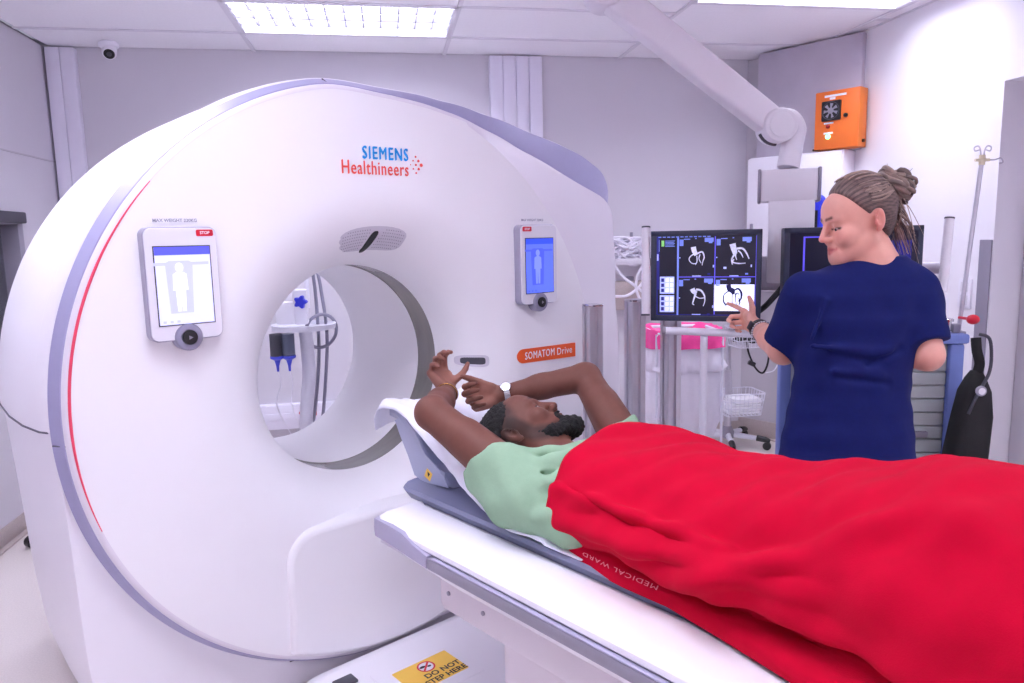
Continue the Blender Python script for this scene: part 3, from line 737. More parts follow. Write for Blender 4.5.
m.prism([(C_[0]-.012+.009*math.cos(a)*1.3, C_[1]+.004+.006*math.sin(a)) for a in np.linspace(0, 6.28, 13)[:-1]], -.9353, -.9350, m=2)
m.prism([(C_[0]+.010+.006*math.cos(a)*1.2, C_[1]-.004+.005*math.sin(a)) for a in np.linspace(0, 6.28, 13)[:-1]], -.9353, -.9350, m=2)
m.prism([(C_[0]-.021, C_[1]-.016), (C_[0]-.016, C_[1]-.021), (C_[0]+.021, C_[1]+.016), (C_[0]+.016, C_[1]+.021)], -.9353, -.9349, m=1)
obj('sign_symbol', m, ['print_white', 'sign_red', 'print_dark'], pln, t0)
# cradle (carbon tray the patient lies on) and head holder
def cradle_sec(v, k): return [(-.235*k, v, -.236), (-.228*k, v, -.228), (-.20*k, v, -.230), (-.10*k, v, -.236), (0, v, -.238), (.10*k, v, -.236), (.20*k, v, -.230), (.228*k, v, -.228), (.235*k, v, -.236), (.22*k, v, -.259), (0, v, -.262), (-.22*k, v, -.259)]
cs_ = [(-.668, .62), (-.670, .74), (-.678, .86), (-.695, .95), (-.73, 1), (-1.0, 1), (-2.0, 1), (V1, 1)]
m = MB(); R_ = [cradle_sec(v, k) for v, k in cs_]; m.grid([r[::-1] for r in R_], wrap=True); m.add(R_[0], [tuple(range(12))]); m.add(R_[-1], [tuple(range(12))[::-1]])
obj('cradle', m, 'cradle_grey', tb, t0, 40)
HH = [(-.80, -.205, .150, .02), (-.72, -.200, .150, .03), (-.66, -.165, .150, .045), (-.61, -.115, .150, .055), (-.56, -.085, .152, .055), (-.52, -.070, .150, .04), (-.495, -.068, .135, .02)]
HHb = bez([(v, z, 0) for v, z, a, b_ in HH], 4)
def holder_sec(v, z, hw, dp):
    o = []
    for k in range(15):
        a = -1+2*k/14; o.append((hw*a, v, z+dp*(abs(a)**2.2)))
    for k in range(15)[::-1]:
        a = -1+2*k/14; o.append((hw*a*1.04, v-.008, z+dp*(abs(a)**2.2)-.022-.05*(1-abs(a)**3)*(1 if v < -.6 else .4)))
    return o
m = MB(); hv = np.linspace(-.80, -.495, 23); hs = [holder_sec(v, *[float(np.interp(v, [q[0] for q in HH], [q[k] for q in HH])) for k in (1, 2, 3)]) for v in hv]
m.grid(hs, wrap=True); m.add(hs[0], [tuple(range(30))[::-1]]); m.add(hs[-1], [tuple(range(30))])
hd = obj('head_holder', m, 'holder_grey', tb, t0, 50)
# near side cheek of the holder with its yellow label
ck = [(-.585, -.115), (-.56, -.075), (-.60, -.055), (-.66, -.09), (-.71, -.15), (-.80, -.195), (-.82, -.222), (-.70, -.232), (-.655, -.222), (-.625, -.17)]
TS = lambda u: Matrix(((0, 0, -1, u), (1, 0, 0, 0), (0, 1, 0, 0), (0, 0, 0, 1)))
obj('holder_cheek', MB().prism(ck[::-1], 0, .010, T=TS(-.146), bev=.003), 'holder_grey', tb, t0)
obj('warning_label', MB().prism([(-.722, -.188), (-.748, -.200), (-.733, -.225), (-.706, -.214)], .0102, .0108, T=TS(-.146)).prism([(-.724, -.197), (-.736, -.203), (-.726, -.213)], .0109, .0112, m=1, T=TS(-.146)), ['sign_yellow', 'print_dark'], hd, t0)

# ================================================================== white sheet under the patient
sh, s0 = gthing('sheet', 'white sheet under the man and over the head holder', 'sheet', -.1, -1.2, ISO-.23)
ctl = [(-2.0, -.228, .19, .002), (-1.46, -.228, .195, .002), (-1.36, -.226, .232, .004), (-1.28, -.222, .240, .010), (-1.15, -.205, .242, .03), (-1.02, -.185, .225, .05), (-.9, -.160, .20, .06), (-.8, -.120, .19, .06), (-.70, -.070, .188, .06), (-.62, -.045, .186, .055), (-.57, -.034, .186, .05), (-.53, -.040, .186, .04), (-.505, -.070, .184, .02), (-.495, -.105, .176, .01)]
rows = []
rr = np.random.default_rng(3)
ph = rr.uniform(0, 6.28, (6, 2))
def crump(a, b_): return sum(math.sin(a*(9+7*i)+ph[i, 0]+2.2*math.sin(b_*(5+3*i)+ph[i, 1]))*(.0042/(1+.5*i)) for i in range(6))
for v in np.linspace(-2.0, -.495, 150):
    z, hw, dp = [float(np.interp(v, [q[0] for q in ctl], [q[k] for q in ctl])) for k in (1, 2, 3)]
    r = []
    for k in range(41):
        a = -1+2*k/40; u = hw*a-.012*(abs(a) < 2); edge = max(0, abs(a)-.86)/.14
        zz = z+dp*(abs(a)**2.4)-dp*.65*edge**1.5+crump(v*1.3, u*3)*(.5 if v < -1.3 else 1.3)
        uu = u*(1+.0)+crump(u*4+3, v*2)*.8*(1 if abs(a) > .8 else .3)
        r.append((uu, v+crump(v, u*5)*.4, max(zz, -.2275)))
    rows.append(r)
m = MB(); m.grid(rows); so = obj('cloth', m, 'sheet_white', sh, s0, 80)
md = so.modifiers.new('thick', 'SOLIDIFY'); md.thickness = .004; md.offset = 1
# ================================================================== the red blanket
bl, b0 = gthing('blanket', 'bright red blanket covering the lying man from chest to feet', 'blanket', 0, -2.0, ISO-.24)
TV = [-3.0, -2.85, -2.75, -2.6, -2.4, -2.25, -2.13, -2.03, -1.95, -1.83, -1.71, -1.58, -1.44, -1.36, -1.3, -1.2]
TT = [-.22, -.15, -.06, -.07, .0, .060, .085, .078, .048, .016, -.006, -.006, -.004, -.001, .001, -.008]
TH = [.30, .30, .30, .30, .30, .30, .295, .285, .275, .268, .262, .258, .255, .252, .25, .25]
HV, HU = [-2.95, -2.2, -1.93, -1.78, -1.64, -1.53, -1.42, -1.32, -1.2], [.33, .315, .288, .257, .232, .232, .222, .215, .21]
def sm_t(v, tab): return float(np.mean([np.interp(v+d, TV, tab) for d in (-.05, -.025, 0, .025, .05)]))
def gauss(x, s_): return math.exp(-(x/s_)**2)
def blk(v, s_):
    """surface point of the blanket; s_ runs from the near hem (0) over the body (.5) to the far hem (1)"""
    T = sm_t(v, TT); hw = sm_t(v, TH); kn = max(0, min(1, (-1.85-v)/.3)); fl = max(0, min(1, (-1.40-v)/.25))
    hu = float(np.interp(v, HV, HU)); pts = [(-hu, -.2385), (-hu+.006, -.214), (-hw+.046+.022*fl, -.196), (-hw+.010-.004*fl, -.166), (-hw+.006, -.115), (-hw+.014, -.075+.45*max(0, T)), (-.213, T-.066), (-.165, T-.030), (-.095, T-.007), (0, T), (.085, T-.006), (.15, T-.024), (.205, T-.058), (hw-.02, -.09), (hw, -.17), (hw+.01, -.2415)]
    N = len(pts)-1; x = s_*N; i = min(int(x), N-1); t = x-i
    p0, p1, p2, p3 = [np.array(pts[max(0, min(N, i+k))]) for k in (-1, 0, 1, 2)]
    q = .5*((2*p1)+(p2-p0)*t+(2*p0-5*p1+4*p2-p3)*t*t+(3*p1-p0-3*p2+p3)*t**3); dq = (p2-p0)*.5*(1-t)+(p3-p1)*.5*t
    n = np.array((-dq[1], dq[0])); n = n/(np.linalg.norm(n)+1e-9)
    d = 0.
    # long folds along the side and diagonal drapes
    d += .016*gauss(s_-(.235+.10*(-1.40-v)), .022)*max(0, min(1, (-1.33-v)/.06))*gauss(v+1.62, .28)
    d -= .012*gauss(s_-(.30+.02*(-1.5-v)), .04)*gauss(v+1.58, .14)
    d += .016*gauss(s_-(.20+.62*max(0, -1.66-v)), .028)*max(0, min(1, (-1.62-v)/.08))*gauss(v+1.76, .16)
    d -= .016*gauss(s_-(.155+.05*(-1.6-v)), .022)*max(0, min(1, (-1.55-v)/.15))
    d += .012*gauss(s_-(.115+.02*math.sin(v*6)), .02)*max(0, min(1, (-1.6-v)/.15))
    d -= .010*gauss(s_-.075, .014)*max(0, min(1, (-1.7-v)/.1))
    d -= .018*gauss(s_-.36, .07)*gauss(v+1.80, .11)
    d += .010*gauss(s_-(.40-.5*(v+1.95)), .03)*gauss(v+1.95, .1)
    d += .016*gauss(s_-(.44+.25*(v+2.10)), .05)*gauss(v+2.12, .07)
    d += .005*math.sin(v*13+s_*17+1.2*math.sin(s_*11))*(.4+.6*abs(s_-.5)*2)+.003*math.sin(v*29-s_*21+2*math.sin(v*7))+.0016*math.sin(v*61+s_*40)
    lo = 0 if s_ < .08 or s_ > .92 else min(1, min(s_-.08, .92-s_)/.05)
    d -= .014*gauss(s_-(.175+.02*math.sin(v*5)), .012)*max(0, min(1, (-1.5-v)/.12))
    d -= .010*gauss(s_-(.27-.25*(v+1.75)), .016)*gauss(v+1.72, .16)+.010*gauss(s_-(.335+.5*(v+1.45)), .016)*gauss(v+1.47, .08)
    d += .008*gauss(v+1.26, .06)*gauss(s_-.62, .10)
    d *= lo*1.7
    return (q[0]+n[0]*d, v, max(q[1]+n[1]*d, -.2425))
def vedge(s_): return -1.335+.02*gauss(s_-.25, .1)+(.035*max(0, s_-.3)/.2 if s_ < .5 else .035+.05*(s_-.5)/.3)
rows = []
NS, NV = 150, 210
for i in range(NV):
    t = i/(NV-1); r = []
    for k in range(NS):
        s_ = k/(NS-1); v0 = vedge(s_); v = v0+(-2.95-v0)*t
        if s_ < .15: v -= .012*gauss(t, .05)*min(1, (.15-s_)/.06)
        p = blk(v, s_)
        if t < .012: p = (p[0]*(1-.012*(1-t/.012)), p[1], p[2]-.006*(1-t/.012)**2)
        r.append(p)
    rows.append(r)
m = MB(); m.grid(rows); bo = obj('cloth', m, 'blanket_red', bl, b0, 180)
md = bo.modifiers.new('thick', 'SOLIDIFY'); md.thickness = .007; md.offset = -1
V, F = textmesh('MEDICAL WARD', .026, 0.0, 'LEFT', spacing=1.15)
tx = []
for x, y, z in V:
    v = -1.615+x*.98; s_ = .066-(y)*1.15
    p = blk(v, s_); tx.append((p[0]-.0095, p[1], p[2]+.006))
obj('blanket_lettering', MB().add(tx, F), 'blanket_print', bl, b0)
# ================================================================== things in the room
def onz(px, py, z):
    d = CF+CR*((px-512)/FPX)-CU*((py-341.5)/FPX); return CO+d*((z-CAMH)/d.z)
# ---- diagonal corner: metal housing, orange box, cabinet
t = thing('metal_housing', 'grey sheet metal housing mounted high across the far right corner', 'metal panel', TD(.53, 0, 2.0))
m = MB().box((.520, -.113, 2.345), (.700, .07, .69), .006, T=DM); obj('shell', m, 'metal_sheet', t, t.location)
obj('shadow_gap', MB().box((.48, -.04, 2.34), (.58, .076, .64), T=DM), 'seam_dark', t, t.location)  # dark block stands in for the shadow gap behind the shell
t = thing('wall_cabinet', 'plain white wall cabinet below the orange box in the corner', 'cabinet', TD(.49, .1, 1.10))
obj('body', MB().box((.49, -.115, 1.55), (.655, .23, .90), .012, T=DM), 'cabinet_white', t, t.location)
obj('door', MB().box((.49, -.243, 1.55), (.64, .02, .885), .008, T=DM), 'cabinet_white', t, t.location)
obj('door_handle', MB().box((.215, -.262, 1.50), (.02, .018, .12), .006, T=DM), 'mid_grey', t, t.location)
t = thing('soap_dispenser', 'blue and dark dispenser on the white cabinet, partly hidden behind the woman', 'dispenser', TD(.66, .25, 1.40))
obj('body', MB().prism([(x+.665, y+1.56) for x, y in rrect(.13, .34, .05)], .255, .315, bev=.012, T=DM @ Matrix(((1, 0, 0, 0), (0, 0, -1, 0), (0, 1, 0, 0), (0, 0, 0, 1)))), 'blue_plastic', t, t.location)
obj('dark_panel', MB().box((.665, -.318, 1.52), (.085, .008, .22), .003, T=DM), 'black_plastic', t, t.location)
t = thing('control_box', 'orange metal control box with a black fan standing on the white cabinet', 'control box', TD(.775, .2, 2.0))
obj('body', MB().box((.775, -.20, 2.178), (.278, .10, .352), .004, T=DM), 'box_orange_shaded', t, t.location)  # body coloured apart from the door, side shading put into the orange
obj('door', MB().box((.775, -.253, 2.178), (.272, .012, .346), .003, T=DM), 'box_orange', t, t.location)
FM = DM @ Matrix(((1, 0, 0, .745), (0, 0, -1, -.259), (0, 1, 0, 2.232), (0, 0, 0, 1)))
fan = obj('fan', MB().prism(rrect(.118, .118, .006), 0, .014, bev=.002, T=FM), 'black_plastic', t, t.location)
obj('fan_ring', MB().lathe([(.054, .014), (.056, .018), (.052, .019), (.049, .012)], 28, T=FM, cap=False), 'dark_grey', fan, t.location)
fb = MB().lathe([(.018, .012), (.018, .019), (.014, .020)], 20, T=FM)
for k in range(7):
    a = 2*math.pi*k/7; fb.add([(.016*math.cos(a), .016*math.sin(a), .013), (.046*math.cos(a+.15), .046*math.sin(a+.15), .013), (.046*math.cos(a+.75), .046*math.sin(a+.75), .017), (.016*math.cos(a+.8), .016*math.sin(a+.8), .017)], [(0, 1, 2, 3)], T=FM)
obj('fan_blades', fb, 'mid_grey', fan, t.location)
K = lambda x, z, y=-.259: DM @ Matrix(((1, 0, 0, x), (0, 0, -1, y), (0, 1, 0, z), (0, 0, 0, 1)))
obj('lock_knob', MB().lathe([(.012, 0), (.012, .012), (.009, .015)], 18, T=K(.835, 2.195)), 'black_plastic', t, t.location)
obj('red_lamp', MB().lathe([(.012, 0), (.012, .008), (.006, .014)], 18, T=K(.726, 2.140)), 'lamp_red', t, t.location)
obj('green_lamp', MB().lathe([(.015, 0), (.015, .008), (.008, .014)], 18, T=K(.728, 2.078)), 'lamp_green', t, t.location)
for x, z, w_, h_ in ((.765, 2.322, .135, .013), (.748, 2.306, .035, .014), (.728, 2.160, .06, .010), (.728, 2.100, .058, .011)): obj('label_strip', MB().box((x, -.2598, z), (w_, .001, h_), T=DM), 'print_white', t, t.location)
obj('side_latch', MB().cyl(DM @ Vector((.914, -.20, 2.04)), DM @ Vector((.926, -.20, 2.04)), .010, 12), 'black_plastic', t, t.location)
obj('foot', MB().box((.648, -.235, 2.008), (.05, .03, .012), .003, T=DM), 'black_plastic', t, t.location)
# ---- cctv camera
cc = Vector((-1.56, 4.93, ZC)); t = thing('security_camera', 'small white dome security camera on the ceiling in the far left corner', 'camera', cc)
obj('base', MB().lathe([(.05, 0), (.055, -.008), (.055, -.026), (.045, -.034)][::-1], 24), 'cabinet_white', t)
d_ = Vector((.15, -.75, -.62)).normalized(); x_ = d_.orthogonal().normalized(); y_ = d_.cross(x_)
TB = frame(Vector((.004, -.01, -.055)), x_, y_, d_)
obj('ball', MB().sphere((0, 0, -.052), .042, 20).lathe([(.040, -.03), (.040, .022), (.034, .030)], 24, T=TB), 'cabinet_white', t)
lensb = MB().lathe([(.030, .028), (.030, .033), (.016, .034)], 24, T=TB); lensb.lathe([(.014, .034), (.012, .037), (.003, .038)], 18, m=1, T=TB)
obj('lens', lensb, ['black_plastic', 'dark_grey'], t)
# ---- ceiling monitor arm
D_ = 2.75
pv = at(604, -10, D_); el = at(776, 127, D_)
t = thing('monitor_mount', 'white jointed ceiling arm carrying the two monitors', 'monitor arm', (pv.x, pv.y, ZC))
off = t.location
obj('ceiling_column', MB().cyl((pv.x, pv.y, ZC), (pv.x, pv.y, pv.z+.02), .055, 28).cyl((pv.x, pv.y, ZC), (pv.x, pv.y, ZC-.03), .12, 32, bev=.008), 'arm_white', t, off)
n_ = -FH
obj('shoulder_joint', MB().cyl(pv-n_*.075, pv+n_*.075, .075, 32, bev=.015).cyl(pv+n_*.074, pv+n_*.078, .045, 28, m=1), ['arm_white', 'dark_grey'], t, off)
ad = (el-pv).normalized(); au = n_.cross(ad).normalized()
if au.z < 0: au = -au
m = MB(); rows = []
for s_, hw, hd in ((0, .056, .05), (.08, .056, .052), (.5, .054, .052), (.92, .050, .05), (1.0, .048, .048)):
    c_ = pv+(el-pv)*s_; rows.append([c_+au*y*hw/.05+n_*x*hd/.05 for x, y in rrect(.1, .1, .018, 4)])
m.grid(rows, wrap=True); obj('spring_arm', m, 'arm_white', t, off)
seam = pv+(el-pv)*.36
obj('arm_seam', MB().grid([[seam+ad*a+au*y*.0552/.05+n_*x*.0525/.05 for x, y in rrect(.1, .1, .018, 4)] for a in (-.001, .001)], wrap=True), 'grid_white', t, off)
el2 = at(792, 138, D_)
m = MB().cyl(el-n_*.062, el+n_*.062, .062, 36, bev=.012)
P = bez([at(776, 124, D_), at(788, 124, D_), at(794, 131, D_), at(792, 145, D_), at(788, 168, D_)], 6); m.tube(P, [.058, .058, .057, .056, .055, .055, .054, .052, .05, .048, .046, .045, .044, .042, .041, .04, .04, .04, .04, .04, .04, .04, .04, .04, .04][:len(P)], 24)
obj('elbow_joint', m, 'arm_white', t, off)
obj('joint_cap', MB().cyl(el+n_*.060, el+n_*.066, .045, 32, bev=.003), 'grid_white', t, off)
obj('joint_gap', MB().tube([el+n_*.0-ad*.0+Vector((0, 0, 0))+(au*-.058*math.cos(a)-ad*-.058*math.sin(a)*-1) for a in np.linspace(-.7, .5, 8)], .012, 8), 'dark_grey', t, off)
AZ = math.radians(28); FC = Vector((math.sin(AZ), math.cos(AZ), 0)); RC = Vector((math.cos(AZ), -math.sin(AZ), 0))
bx = at(788.5, 186, D_); TBX = frame(bx, RC, FC, UP)
obj('carrier_box', MB().box((0, 0, 0), (.196, .13, .116), .006, T=TBX), 'arm_white', t, off)
for s_ in (-1, 1): obj('end_cap', MB().box((s_*.103, 0, 0), (.012, .136, .122), .004, T=TBX), 'rail_grey', t, off)
cb = at(790, 245, D_); obj('drop_column', MB().box((0, 0, .02), (.160, .07, .32), .006, T=frame(cb, RC, FC, UP)), 'arm_white', t, off)
obj('cross_rail', MB().box((.09, .02, -.105), (.66, .03, .13), .004, T=frame(cb, RC, FC, UP)), 'metal_sheet', t, off)
for x in (-.06, -.02): obj('rail_bolt', MB().cyl(frame(cb, RC, FC, UP) @ Vector((x, .003, -.09)), frame(cb, RC, FC, UP) @ Vector((x, -.001, -.09)), .006, 10), 'mid_grey', t, off)
h0, h1 = at(646, 228, 2.76), at(645.5, 314, 2.76)
hb = obj('handle_bar', MB().cyl(h1, h0, .0155, 20), 'arm_white', t, off); obj('bar_cap', MB().cyl(h0, h0+(h0-h1).normalized()*.006, .0162, 20), 'dark_grey', hb, off); obj('bar_cap', MB().cyl(h1, h1-(h0-h1).normalized()*.006, .0162, 20), 'dark_grey', hb, off)
h0, h1 = at(949.5, 219, 2.62), at(942, 292, 2.62)
hb = obj('handle_bar', MB().cyl(h1, h0, .0160, 20), 'arm_white', t, off); obj('bar_cap', MB().cyl(h0, h0+(h0-h1).normalized()*.006, .0167, 20), 'dark_grey', hb, off)
obj('bar_bracket', MB().tube([at(922, 268, 2.70), at(944, 268, 2.63)], .022, 12), 'metal_sheet', t, off)
obj('bar_bracket', MB().tube([at(646, 262, 2.80), at(700, 262, 2.80), at(760, 268, 2.78)], .016, 12), 'metal_sheet', t, off)
obj('arm_cable', MB().tube(bez([at(786, 283, 2.74), at(774, 297, 2.74), at(762, 309, 2.76), at(748, 316, 2.80), at(742, 300, 2.82)], 6), .011, 8), 'black_plastic', t, off)
# ---- monitors
def strip2(P, w_):                                       # flat ribbon along a polyline in the plane
    P = [Vector((p[0], p[1])) for p in bez([(p[0], p[1], 0) for p in P], 5)]; W_ = np.interp(np.linspace(0, 1, len(P)), np.linspace(0, 1, len(w_)), w_); L_ = []; R_ = []
    for i, p in enumerate(P):
        d = (P[min(i+1, len(P)-1)]-P[max(i-1, 0)]); d = d.normalized() if d.length else Vector((1, 0)); n = Vector((-d.y, d.x)); L_.append(p+n*W_[i]); R_.append(p-n*W_[i])
    return L_, R_
def monitor(lab, A, B, hgt, group='monitors on the ceiling arm'):
    A = Vector(A); B = Vector(B); x = (B-A); x.z = 0; W_ = x.length; x.normalize(); c = (A+B)/2; y = UP; z = x.cross(y)
    T = frame(c, x, y, z); t = thing('monitor', lab, 'monitor', c, 0, group); o_ = t.location
    bz = .019
    m = MB().prism(rrect(W_, hgt, .006), -.045, .0, bev=.004, T=T); obj('housing', m, 'monitor_bezel', t, o_)
    m = MB()
    for s_ in (-1, 1): m.box((s_*(W_/2-bz/2), 0, .003), (bz, hgt, .008), .002, T=T); m.box((0, s_*(hgt/2-bz/2), .003), (W_, bz, .008), .002, T=T)
    obj('bezel', m, 'monitor_bezel', t, o_)
    obj('mount_plate', MB().box((0, 0, -.06), (.14, .12, .03), .004, T=T), 'dark_grey', t, o_)
    return t, T, o_, W_-2*bz, hgt-2*bz
t, T, o_, SW, SH = monitor('dark-framed monitor showing four heart scans that the woman points at', at(651, 276, 2.765), at(761.5, 276, 2.645), .332)
X_ = lambda x: (x-405)/620*SW
Y_ = lambda y: -(y-339)/482*SH
sc = MB(); ZZ = [.0006]
MM = ['monitor_black', 'monitor_navy', 'monitor_line', 'monitor_text', 'monitor_icon', 'monitor_white', 'vessel', 'vessel_navy', 'icon_green']
def R4(x0, y0, x1, y1, mi, z): sc.add([(X_(x0), Y_(y1), z), (X_(x1), Y_(y1), z), (X_(x1), Y_(y0), z), (X_(x0), Y_(y0), z)], [(0, 1, 2, 3)], mi, T)
R4(95, 98, 715, 580, 0, .0008)
R4(98, 100, 116, 420, 1, .0012); R4(98, 420, 106, 575, 1, .0012); R4(228, 108, 240, 575, 3, .0014); R4(112, 120, 116, 190, 3, .0016); R4(100, 205, 110, 245, 4, .0016)
R4(462, 104, 468, 570, 2, .0014); R4(236, 342, 712, 347, 2, .0014); R4(712, 104, 715, 570, 2, .0014); R4(100, 570, 712, 576, 1, .0013)
for k in range(12): R4(108+k*28, 101, 128+k*28, 107, 3, .0014)
R4(128, 124, 146, 160, 8, .0015)
for k in range(5): R4(152, 125+k*8, 214-6*(k % 2), 129+k*8, 3, .0015)
for x0, y0 in ((120, 342), (120, 455)):
    R4(x0, y0, x0+92, y0+103, 4, .0014)
    for i in range(3):
        for j in range(3): R4(x0+8+29*i, y0+10+31*j, x0+27+29*i, y0+32+31*j, 5 if (i*7+j*3) % 3 else 1, .0017)
for x0, y0 in ((240, 108), (470, 108), (240, 350), (470, 350)):
    R4(x0+3, y0+12, x0+28, y0+50, 3, .0014); R4(x0+30, y0+8, x0+70, y0+13, 3, .0014); R4(x0+160, y0+4, x0+215, y0+28, 3, .0014); R4(x0+185, y0+28, x0+208, y0+36, 3, .0014); R4(x0+100, y0+4, x0+110, y0+10, 3, .0014)
    if y0 < 300 or x0 < 300: R4(x0+85, y0+(228 if y0 < 300 else 218), x0+140, y0+(233 if y0 < 300 else 223), 4, .0014); R4(x0+180, y0+214, x0+198, y0+224, 1 if x0 < 300 else 3, .0015); R4(x0+2, y0+118, x0+10, y0+124, 4, .0014); R4(x0+212, y0+165, x0+220, y0+180, 4, .0014)
R4(518, 285, 536, 297, 4, .0016)
R4(462, 390, 708, 548, 5, .0014)
def vess(P, w_, mi=6, z=.0019):
    L_, R_ = strip2([(X_(a), Y_(b_)) for a, b_ in P], [q*SW/620 for q in w_]); sc.grid([[(p.x, p.y, z) for p in L_], [(p.x, p.y, z) for p in R_]], mi, T)
vess([(330, 165), (336, 190), (350, 214)], [16, 15, 13]); vess([(348, 205), (320, 215), (304, 238), (322, 262), (350, 262), (356, 235)], [4, 4, 3, 3, 3, 2]); vess([(356, 205), (385, 195), (398, 225), (390, 252), (386, 275)], [5, 5, 4, 3, 2]); vess([(372, 210), (366, 235), (380, 262)], [4, 3, 2]); vess([(352, 218), (354, 250), (345, 272)], [4, 3, 2])
vess([(570, 150), (578, 178), (588, 210)], [19, 17, 13]); vess([(590, 180), (630, 178), (655, 205), (672, 240)], [7, 6, 5, 3]); vess([(585, 210), (568, 240), (572, 272)], [6, 5, 3]); vess([(580, 240), (575, 258), (610, 266), (652, 264)], [4, 4, 4, 2]); vess([(605, 190), (622, 205), (636, 232)], [5, 4, 2]); vess([(594, 190), (590, 220), (598, 245)], [6, 4, 2])
vess([(326, 415), (336, 432), (354, 442)], [16, 15, 12]); vess([(350, 420), (380, 425), (402, 455), (406, 490), (396, 520)], [7, 6, 5, 3, 2]); vess([(348, 445), (338, 475), (330, 505), (340, 512)], [7, 5, 4, 3]); vess([(346, 460), (372, 472), (400, 470)], [4, 3, 3])
vess([(550, 390), (556, 415), (575, 428), (582, 448)], [14, 15, 17, 6], 7); vess([(555, 428), (525, 450), (522, 490), (540, 515)], [3, 3, 4, 5], 7); vess([(575, 440), (574, 480), (578, 520)], [2, 2, 2], 7); vess([(585, 425), (610, 415), (630, 440), (628, 475), (612, 490)], [4, 6, 7, 5, 3], 7); vess([(600, 440), (594, 470), (602, 515)], [4, 2, 2], 7); vess([(615, 470), (622, 495), (618, 510)], [3, 4, 2], 7); vess([(590, 450), (605, 440), (618, 452)], [3, 3, 2], 7)
obj('screen', sc, MM, t, o_)
t, T, o_, SW, SH = monitor('dark-framed wide monitor behind the woman, showing an outlined empty window', at(783, 279, 2.66), at(921, 275, 2.60), .355)
sc = MB()
def Q4(x0, y0, x1, y1, mi, z): sc.add([(x0*SW, y0*SH, z), (x1*SW, y0*SH, z), (x1*SW, y1*SH, z), (x0*SW, y1*SH, z)], [(0, 1, 2, 3)], mi, T)
Q4(-.5, -.5, .5, .5, 0, .0008); Q4(-.39, -.08, -.375, .46, 2, .0014); Q4(-.375, .445, .2, .46, 2, .0014); Q4(-.375, -.095, .2, -.08, 2, .0014); Q4(-.44, -.5, -.385, -.12, 4, .0014); Q4(.30, -.5, .46, .40, 1, .0014); Q4(.2, -.095, .215, .46, 2, .0014)
for k in range(5): Q4(-.43, -.18-k*.06, -.395, -.15-k*.06, 5, .0017)
obj('screen', sc, MM, t, o_)
# ---- steel posts
prof = []
for q in range(4):
    a = q*math.pi/2; c_, s_ = math.cos(a), math.sin(a)
    for x, y in ((.031, -.026), (.031, -.007), (.025, -.007), (.022, -.003), (.022, .003), (.025, .007), (.031, .007), (.031, .026)):
        prof.append((c_*x-s_*y, s_*x+c_*y))
def post(p, h, lab):
    t = thing('steel_post', lab, 'post', (p.x, p.y, 0), -YAW+.35, 'grooved steel posts behind the table')
    obj('profile', MB().prism(prof, .012, h-.008), 'steel', t); obj('end_cap', MB().prism(rrect(.062, .062, .006, 3), h-.008, h, bev=.002), 'chrome', t); obj('foot_plate', MB().prism(rrect(.14, .14, .01, 3), 0, .012), 'steel', t)
for px, py, d, lab in ((592.5, 304, 2.78, 'grooved steel post in front of the white scanner, left of the other two'), (635, 299, 2.80, 'grooved steel post under the white bar at the left edge of the scan monitor'), (671, 300, 2.86, 'grooved steel post in front of the pink and white laundry bag')):
    p = at(px, py, d); post(p, p.z, lab)
# ---- white tubular stand under the scan monitor
a, b_ = at(665, 330.5, 2.74), at(777, 335, 2.74); lp = at(704, 336, 2.74)
t = thing('tubular_stand', 'white tubular stand with a horizontal rail below the scan monitor', 'stand', (lp.x, lp.y, 0)); o_ = t.location
obj('rail', MB().cyl(a, b_, .0140, 18), 'wire_white', t, o_); obj('rail_cap', MB().cyl(a-(b_-a).normalized()*.012, a, .0145, 18), 'mid_grey', t, o_)
obj('leg', MB().cyl((lp.x, lp.y, .03), (lp.x, lp.y, lp.z), .0135, 16), 'wire_white', t, o_)
obj('base', MB().box((lp.x, lp.y-.08, .02), (.05, .36, .035), .01).box((lp.x+.13, lp.y, .02), (.30, .05, .03), .01), 'wire_white', t, o_)
# ---- laundry trolley
p = at(681, 330, 4.35); t = thing('laundry_trolley', 'white laundry bag with a bright pink liner hung in a tubular frame', 'laundry bag', (p.x, p.y, 0), -.1); zt = p.z-.0
fm = MB(); hw, hd = .19, .17
for x in (-hw, hw):
    for y in (-hd, hd): obj('leg', MB().cyl((x, y, .05), (x, y, zt), .008, 12).lathe([(.025, .0), (.025, .05)], 14, T=Matrix.Translation((x, y, 0))), 'wire_white', t)
fm.tube([(x, y, zt) for x, y in rrect(2*hw, 2*hd, .03)], .012, 10, closed=True); fm.tube([(x, y, .12) for x, y in rrect(2*hw, 2*hd, .03)], .010, 10, closed=True); obj('frame', fm, 'wire_white', t)
def bagring(w_, d, z, amp, nf, ph=0., n=96):
    R_ = []
    for k in range(n):
        a = 2*math.pi*k/n; c_, s_ = math.cos(a), math.sin(a); e = (abs(c_)**4+abs(s_)**4)**(-.25); f = 1+amp*math.sin(nf*a+ph)+amp*.6*math.sin((nf*2+3)*a+ph*2)
        R_.append((w_*c_*e*f, d*s_*e*f, z+amp*.15*math.sin(nf*a+1+ph)))
    return R_
m = MB(); m.grid([bagring(.2, .18, zt-.04, .01, 9), bagring(.2, .18, zt-.2, .03, 11, .3), bagring(.215, .195, zt-.36, .04, 9, .5), bagring(.205, .185, zt-.50, .04, 8, .9), bagring(.17, .15, zt-.62, .04, 7, 1.), bagring(.03, .03, zt-.64, .02, 5)], wrap=True); obj('bag', m, 'bag_white', t)
